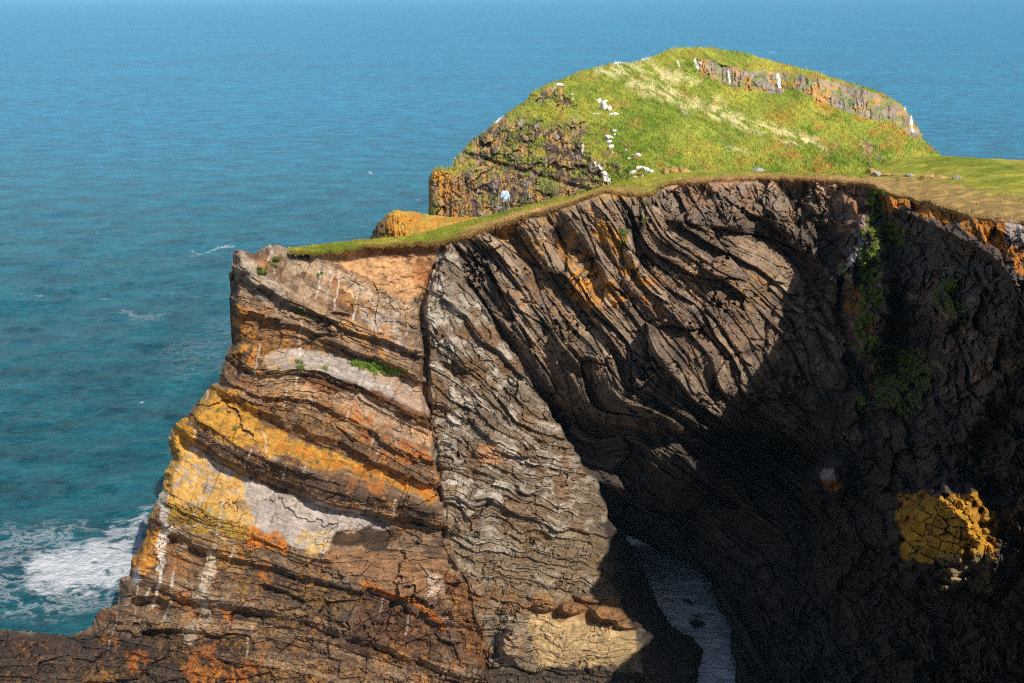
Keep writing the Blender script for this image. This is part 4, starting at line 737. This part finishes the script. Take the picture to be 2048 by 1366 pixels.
def turf_point(px, py):
    Pg = Pt[2:-5]; rel = Pg - np.array([0, 0, CAM_Z]); dep = rel[..., 1]*cp - rel[..., 2]*sp; up = rel[..., 1]*sp + rel[..., 2]*cp
    qx = 1024 + F*rel[..., 0]/dep; qy = 683 - F*up/dep; k = np.argmin((qx-px)**2 + (qy-py)**2); return Vector([float(v) for v in Pg.reshape(-1, 3)[k]])
for i_, (x_, y_, w_, h_, kind_, lab) in enumerate(OC):
    p_ = turf_point(x_, y_ + h_*0.3); m_ = p_.y/F*1.04
    o = rock_mesh("outcrop_rock", M_OCHRE if kind_ == "ochre" else M_GREYR, 150+i_, w_*m_*0.85, max(0.6, w_*m_*0.6), max(0.4, h_*m_*1.1), sub=4, cuts=15); o.location = p_; o.rotation_euler = (0, 0.12*math.sin(i_*2.1), 0.4*math.sin(i_))
    tag(o, lab, "rock", "rocks of the cliff top outcrops")
def sea_point(px, py): dx, ry, rz = ray(px, py); k = -CAM_Z/rz; return Vector((dx*k, ry*k, 0))
for i_, (x_, y_, w_, h_, lab) in enumerate([(1392, 1252, 34, 30, "black pointed rock standing in the water under the arch"), (1374, 1205, 34, 12, "low black rock awash in the water farther through the arch")]):
    p_ = sea_point(x_, y_); m_ = math.hypot(p_.y, CAM_Z)/F
    o = rock_mesh("sea_rock", M_WET, 230+i_, w_*m_*0.6, w_*m_*0.5, h_*m_*0.6, sub=4, cuts=12); o.location = p_; tag(o, lab, "rock", "rocks in the arch water")

# ============================================================ PLANTS
def scatter(name, P, size, tones, mat, label, seed=1, up=0.6, aspect=0.45, n_dir=None):
    """one small leaf or blade (a bent pair of triangles) at every point of P"""
    rng = np.random.default_rng(seed); n = len(P)
    a = rng.uniform(0, 2*np.pi, n); sz = size*rng.uniform(0.5, 1.4, n)
    side = np.stack([np.cos(a), np.sin(a), rng.uniform(-.3, .3, n)], 1)*(sz*aspect*0.5)[:, None]
    tip = np.stack([rng.normal(0, 1-up, n), rng.normal(0, 1-up, n), np.full(n, 1.0) if up > 0.3 else rng.normal(0, 0.6, n)], 1); tip /= np.linalg.norm(tip, axis=1)[:, None]; tip *= sz[:, None]
    base_ = P - tip*0.15
    V = np.stack([base_ - side, base_ + side, P + tip*0.55 + side*0.6, P + tip + side*0.1], 1).reshape(-1, 3)
    Q = np.arange(n*4).reshape(n, 4)
    T = np.repeat(tones*(1 + rng.uniform(-0.3, 0.3, n))[:, None], 4, 0)
    o = mesh_np(name, V, Q, mat, {"tone": np.clip(T, 0.005, 0.9)}); tag(o, label, kind="stuff"); return o
def leaf_mat(name):
    m, nt, b = new_mat(name); at = N(nt, "ShaderNodeAttribute", attribute_name="tone"); tc_ = N(nt, "ShaderNodeTexCoord"); nz = N(nt, "ShaderNodeTexNoise", Scale=6.0, Detail=3.0); nt.links.new(tc_.outputs["Object"], nz.inputs["Vector"])
    mr = N(nt, "ShaderNodeMapRange"); mr.inputs[3].default_value = 0.75; mr.inputs[4].default_value = 1.25; nt.links.new(nz.outputs[0], mr.inputs[0])
    vm = N(nt, "ShaderNodeVectorMath", operation='SCALE'); nt.links.new(at.outputs["Color"], vm.inputs[0]); nt.links.new(mr.outputs[0], vm.inputs["Scale"]); nt.links.new(vm.outputs[0], b.inputs["Base Color"])
    b.inputs["Roughness"].default_value = 0.8; b.inputs["Specular IOR Level"].default_value = 0.15; return m
M_LEAF = leaf_mat("leaves_and_blades")
rng = np.random.default_rng(7)
# blades on the cliff-top turf
Pg = Pt[1:-3].astype(float); Tg = tc[1:-3]
m_, n_ = Pg.shape[:2]; NB = 60000
ri = rng.uniform(0, m_-1.001, NB)**1.0; ci = np.where(rng.random(NB) < 0.55, rng.uniform(0, 240, NB), rng.uniform(0, 500, NB)); ri = np.where(rng.random(NB) < 0.2, rng.uniform(0, 3, NB), ri)
i0 = ri.astype(int); j0 = ci.astype(int); fi = (ri-i0)[:, None]; fj = (ci-j0)[:, None]
bil = lambda A: A[i0, j0]*(1-fi)*(1-fj) + A[i0+1, j0]*fi*(1-fj) + A[i0, j0+1]*(1-fi)*fj + A[i0+1, j0+1]*fi*fj
PB = bil(Pg); TB = bil(Tg)
scatter("grass", PB, 0.12, TB*1.15, M_LEAF, "short grass blades on the cliff top", 3, 0.65, 0.28)
ri2 = rng.uniform(0, 5, 14000); ci2 = rng.uniform(0, 560, 14000); i0 = ri2.astype(int); j0 = ci2.astype(int); fi = (ri2-i0)[:, None]; fj = (ci2-j0)[:, None]
PBr = bil(Pg) + np.c_[rng.normal(0, .05, 14000), rng.uniform(-.12, .05, 14000), rng.uniform(-.22, 0.0, 14000)]; TBr = bil(Tg)*0.5 + 0.5*Lc((150, 112, 66))
scatter("rim_grass", PBr, 0.14, TBr, M_LEAF, "dry ragged grass and roots hanging over the cliff edge", 13, 0.35, 0.35)
# blades on the island
yy_, xx_ = np.nonzero(MASK2 & (rk < 0.5)); pick = rng.integers(0, len(yy_), 70000); yy_ = yy_[pick]; xx_ = xx_[pick]
PI_ = P2[yy_, xx_].astype(float) + rng.normal(0, 0.06, (len(yy_), 3))
scatter("island_grass", PI_, 0.34, p2.C[yy_, xx_]*1.12, M_LEAF, "long wind combed grass on the island", 4, 0.6, 0.3)
# ivy and scrub down the gully, moss and ledge grass on the cliff
def on_cliff(polys, n, off, seed, wr=9):
    r = np.random.default_rng(seed); out = []
    for poly, share in polys:
        A = np.array(poly, float); k = int(n*share); c = np.c_[r.uniform(A[:, 0].min(), A[:, 0].max(), k*2), r.uniform(A[:, 1].min(), A[:, 1].max(), k*2)]
        dd = sdf(poly, c[:, 0] + wr*fbm(c[:, 0]/22, c[:, 1]/22, 4, 88), c[:, 1] + wr*fbm(c[:, 0]/22 + 7, c[:, 1]/22, 4, 89)); c = c[dd > 0][:k]
        clump = fbm(c[:, 0]/7, c[:, 1]/7, 3, 90); c = c[clump > -0.25]; clump = fbm(c[:, 0]/7, c[:, 1]/7, 3, 90)
        ii = np.clip(((c[:, 1]-cliffY0)/ST).astype(int), 0, cliffD.shape[0]-1); jj = np.clip(((c[:, 0]-cliffX0)/ST).astype(int), 0, cliffD.shape[1]-1)
        dep = cliffD[ii, jj] - off*(0.2 + 1.6*np.clip(clump + 0.3, 0, 1)*r.uniform(0.2, 1, len(c)))
        out.append(np.stack(unproj(c[:, 0], c[:, 1], dep), -1))
    return np.concatenate(out)
IV = [([(1735, 372), (1765, 380), (1770, 430), (1762, 470), (1745, 450), (1732, 400)], 0.12), ([(1720, 455), (1745, 450), (1765, 500), (1768, 560), (1750, 620), (1722, 600), (1722, 520)], 0.2), ([(1765, 440), (1800, 440), (1810, 480), (1770, 500)], 0.07), ([(1700, 610), (1740, 600), (1745, 690), (1735, 715), (1710, 660)], 0.12),
      ([(1672, 528), (1700, 520), (1700, 545), (1672, 540)], 0.03), ([(1740, 560), (1765, 560), (1765, 590), (1742, 592)], 0.04), ([(1738, 668), (1755, 668), (1758, 690), (1740, 692)], 0.02), ([(1712, 796), (1736, 792), (1738, 826), (1716, 824)], 0.04), ([(1750, 690), (1850, 700), (1860, 790), (1800, 830), (1750, 780)], 0.10), ([(1860, 560), (1920, 570), (1930, 640), (1880, 620)], 0.05)]
PV = on_cliff(IV, 36000, 0.7, 5, 34); tg = np.stack([np.full(len(PV), v) for v in (0.16, 0.20, 0.03)], 1)
scatter("ivy", PV, 0.16, tg, M_LEAF, "green ivy and scrub hanging down the gully of the dark wall", 6, 0.2, 0.7)
MO = [([(cx-r, cy-r*0.55), (cx, cy-r*0.9), (cx+r, cy-r*0.5), (cx+r, cy+r*0.5), (cx, cy+r*0.7), (cx-r, cy+r*0.5)], r*r/900) for cx, cy, r in [(525, 541, 10), (548, 530, 6), (553, 517, 7), (600, 622, 11), (600, 737, 7), (598, 725, 7), (640, 548, 5), (650, 735, 6), (1246, 466, 10), (1243, 490, 9), (1300, 515, 6), (470, 855, 6), (440, 820, 6), (1290, 410, 10), (1288, 440, 9)]]
PM = on_cliff(MO, 9000, 0.25, 8); scatter("moss", PM, 0.10, np.stack([np.full(len(PM), v) for v in (0.13, 0.155, 0.03)], 1), M_LEAF, "moss and thrift cushions on the cliff ledges", 9, 0.3, 0.7)
PL = on_cliff([([(700, 719), (740, 721), (812, 744), (808, 753), (760, 747), (705, 730)], 1.0)], 2500, 0.25, 11); scatter("ledge_grass", PL, 0.15, np.stack([np.full(len(PL), v) for v in (0.17, 0.26, 0.03)], 1), M_LEAF, "strip of bright grass on a ledge of the left cliff", 12, 0.6, 0.3)

# ============================================================ PERSON
M_JACKET = plain_mat("pale_blue_cloth", (0.50, 0.66, 0.86), 0.8, 0.1, 8, 0.3); M_TROUS = plain_mat("olive_cloth", (0.085, 0.085, 0.055), 0.9, 0.2, 8, 0.3)
M_SKIN = plain_mat("skin", (0.50, 0.29, 0.20), 0.6, 0.06, 8, 0.1); M_HAIR = plain_mat("brown_hair", (0.09, 0.045, 0.03), 0.7, 0.3, 30, 0.4); M_STRAP = plain_mat("dark_webbing", (0.03, 0.035, 0.05), 0.8, 0.2, 20, 0.2)
def skin_obj(name, mat, chains, parent, sub=2, root=0):
    """chains: lists of (point, radius); a chain may start with an int index of an existing vertex"""
    vs, es, rs = [], [], []
    for ch in chains:
        prev = None
        for it in ch:
            if isinstance(it, int): prev = it; continue
            vs.append(it[0]); rs.append(it[1]); k = len(vs)-1
            if prev is not None: es.append((prev, k))
            prev = k
    me = bpy.data.meshes.new(name); me.from_pydata(vs, es, []); o = bpy.data.objects.new(name, me); COL.objects.link(o)
    md = o.modifiers.new("Skin", 'SKIN'); md.use_smooth_shade = True
    for i, r in enumerate(rs):
        sv = me.skin_vertices[0].data[i]; sv.radius = r if isinstance(r, tuple) else (r, r); sv.use_root = (i == root)
    ss = o.modifiers.new("Sub", 'SUBSURF'); ss.levels = sub; ss.render_levels = sub
    me.materials.append(mat)
    dg = bpy.context.evaluated_depsgraph_get(); dg.update(); m2 = bpy.data.meshes.new_from_object(o.evaluated_get(dg)); o.modifiers.clear(); o.data = m2; m2.name = name
    if parent: o.parent = parent
    return o
person = bpy.data.objects.new("person", None); COL.objects.link(person)
tag(person, "walker seen from behind in a pale blue jacket and olive trousers on the cliff path", "person")
# x = right, y = away (walking direction), z = up, feet at 0
body_ch = [[((0, 0, 0.95), (0.13, 0.10)), ((0, 0.01, 1.12), (0.12, 0.09)), ((0, 0.03, 1.30), (0.14, 0.09)), ((0, 0.04, 1.42), (0.07, 0.06)), ((0, 0.06, 1.50), (0.05, 0.05)), ((0, 0.08, 1.58), (0.072, 0.088)), ((0, 0.09, 1.66), (0.074, 0.090)), ((0, 0.09, 1.72), (0.05, 0.06))],
           [0, ((0.10, 0.0, 0.88), 0.085), ((0.11, 0.10, 0.50), 0.058), ((0.11, 0.06, 0.28), 0.05), ((0.11, 0.0, 0.09), 0.036), ((0.12, 0.14, 0.035), 0.035)],
           [0, ((-0.10, 0.0, 0.88), 0.085), ((-0.11, -0.02, 0.50), 0.058), ((-0.11, -0.12, 0.28), 0.05), ((-0.11, -0.22, 0.12), 0.036), ((-0.11, -0.12, 0.035), 0.035)],
           [2, ((0.17, 0.03, 1.38), 0.055), ((0.22, -0.06, 1.12), 0.042), ((0.25, 0.0, 0.90), 0.032), ((0.26, 0.03, 0.84), (0.036, 0.018)), ((0.26, 0.045, 0.79), (0.034, 0.016))],
           [2, ((-0.17, 0.03, 1.38), 0.055), ((-0.22, 0.02, 1.12), 0.042), ((-0.22, 0.14, 0.93), 0.032), ((-0.22, 0.18, 0.88), (0.036, 0.018)), ((-0.22, 0.20, 0.835), (0.034, 0.016))]]
def add_hand(ch, idx, c, sgn):
    for q in range(4):
        off = (q-1.5)*0.018; ln = (0.055, 0.07, 0.075, 0.062)[q]
        ch.append([idx, ((c[0], c[1]+off, c[2]-0.025), 0.0085), ((c[0]-0.008*sgn, c[1]+off+0.004, c[2]-0.025-ln*0.5), 0.008), ((c[0]-0.022*sgn, c[1]+off+0.008, c[2]-0.02-ln), 0.007)])
    ch.append([idx-1, ((c[0]-0.004*sgn, c[1]+0.045, c[2]+0.03), 0.010), ((c[0]-0.014*sgn, c[1]+0.06, c[2]-0.005), 0.0085)])
nb = sum(len([i for i in c if not isinstance(i, int)]) for c in body_ch)
add_hand(body_ch, nb-6, (0.26, 0.045, 0.79), 1); add_hand(body_ch, nb-1, (-0.22, 0.20, 0.835), -1)
# nose, ears
body_ch.append([6, ((0, 0.185, 1.635), 0.014)]); body_ch.append([6, ((0.078, 0.09, 1.645), 0.014)]); body_ch.append([6, ((-0.078, 0.09, 1.645), 0.014)])
skin_obj("body", M_SKIN, body_ch, person)
skin_obj("jacket", M_JACKET, [[((0, 0, 0.90), (0.185, 0.135)), ((0, 0.0, 1.06), (0.175, 0.13)), ((0, 0.02, 1.24), (0.18, 0.13)), ((0, 0.035, 1.37), (0.15, 0.11)), ((0, 0.05, 1.46), (0.07, 0.065))],
    [3, ((0.165, 0.03, 1.375), 0.08), ((0.225, -0.06, 1.12), 0.066), ((0.255, 0.0, 0.90), 0.048)], [3, ((-0.165, 0.03, 1.375), 0.08), ((-0.225, 0.02, 1.12), 0.066), ((-0.225, 0.14, 0.93), 0.048)]], person)
skin_obj("trousers", M_TROUS, [[((0, 0, 0.94), (0.16, 0.12)), ((0, 0, 0.88), (0.165, 0.125))], [1, ((0.10, 0.01, 0.80), 0.105), ((0.115, 0.10, 0.50), 0.078), ((0.115, 0.06, 0.28), 0.068), ((0.112, 0.01, 0.11), 0.058)], [1, ((-0.10, 0.0, 0.80), 0.105), ((-0.115, -0.02, 0.50), 0.078), ((-0.115, -0.12, 0.28), 0.068), ((-0.112, -0.21, 0.14), 0.058)]], person)
skin_obj("hair", M_HAIR, [[((0, 0.045, 1.60), (0.082, 0.07)), ((0, 0.05, 1.67), (0.085, 0.085)), ((0, 0.075, 1.735), (0.062, 0.075))], [0, ((0, 0.02, 1.52), (0.06, 0.04))]], person)
skin_obj("shoulder_strap", M_STRAP, [[((0.10, -0.085, 1.42), (0.022, 0.008)), ((0.05, -0.125, 1.36), (0.022, 0.008)), ((-0.03, -0.14, 1.25), (0.022, 0.008)), ((-0.12, -0.13, 1.12), (0.022, 0.008)), ((-0.18, -0.06, 1.02), (0.022, 0.008))]], person, 1)
for sx_, sy_, nm in ((0.12, 0.05, 1), (-0.11, -0.19, 2)): skin_obj("boot", M_STRAP, [[((sx_, sy_-0.05, 0.10), 0.05), ((sx_, sy_-0.04, 0.05), 0.05), ((sx_, sy_+0.10, 0.042), 0.045), ((sx_, sy_+0.15, 0.038), 0.03)]], person, 1)
pp = turf_point(1009, 426); person.location = pp + Vector((0, 0.8, -0.33)); person.rotation_euler = (0, 0, math.radians(22)); person.scale = (1.0, 1.0, 0.98)

# ============================================================ AIR
hz_me = bpy.data.meshes.new("haze"); bm = bmesh.new(); bmesh.ops.create_cube(bm, size=1)
for v_ in bm.verts: v_.co = Vector((v_.co.x*60000, v_.co.y*60000, -1.5 if v_.co.z < 0 else 42.0))
bm.to_mesh(hz_me); bm.free(); hz_o = bpy.data.objects.new("haze", hz_me); COL.objects.link(hz_o)
mh = bpy.data.materials.new("sea_air"); mh.use_nodes = True; nt = mh.node_tree; nt.nodes.remove(nt.nodes["Principled BSDF"])
pv = nt.nodes.new("ShaderNodeVolumePrincipled"); pv.inputs["Color"].default_value = (0.30, 0.68, 1.0, 1); pv.inputs["Density"].default_value = 0.00005/KW; pv.inputs["Anisotropy"].default_value = -0.42
nt.links.new(pv.outputs[0], nt.nodes["Material Output"].inputs["Volume"]); hz_me.materials.append(mh)
tag(hz_o, "thin blue sea haze", kind="stuff")

# everything was laid out in units of 1/KW m: bring the place to metres (the walker and the air keep their own size)
for o in list(SC.objects):
    if o.parent or o in (cam, so): continue
    o.location = o.location*KW
    if o.name not in ("person", "haze"): o.scale = o.scale*KW
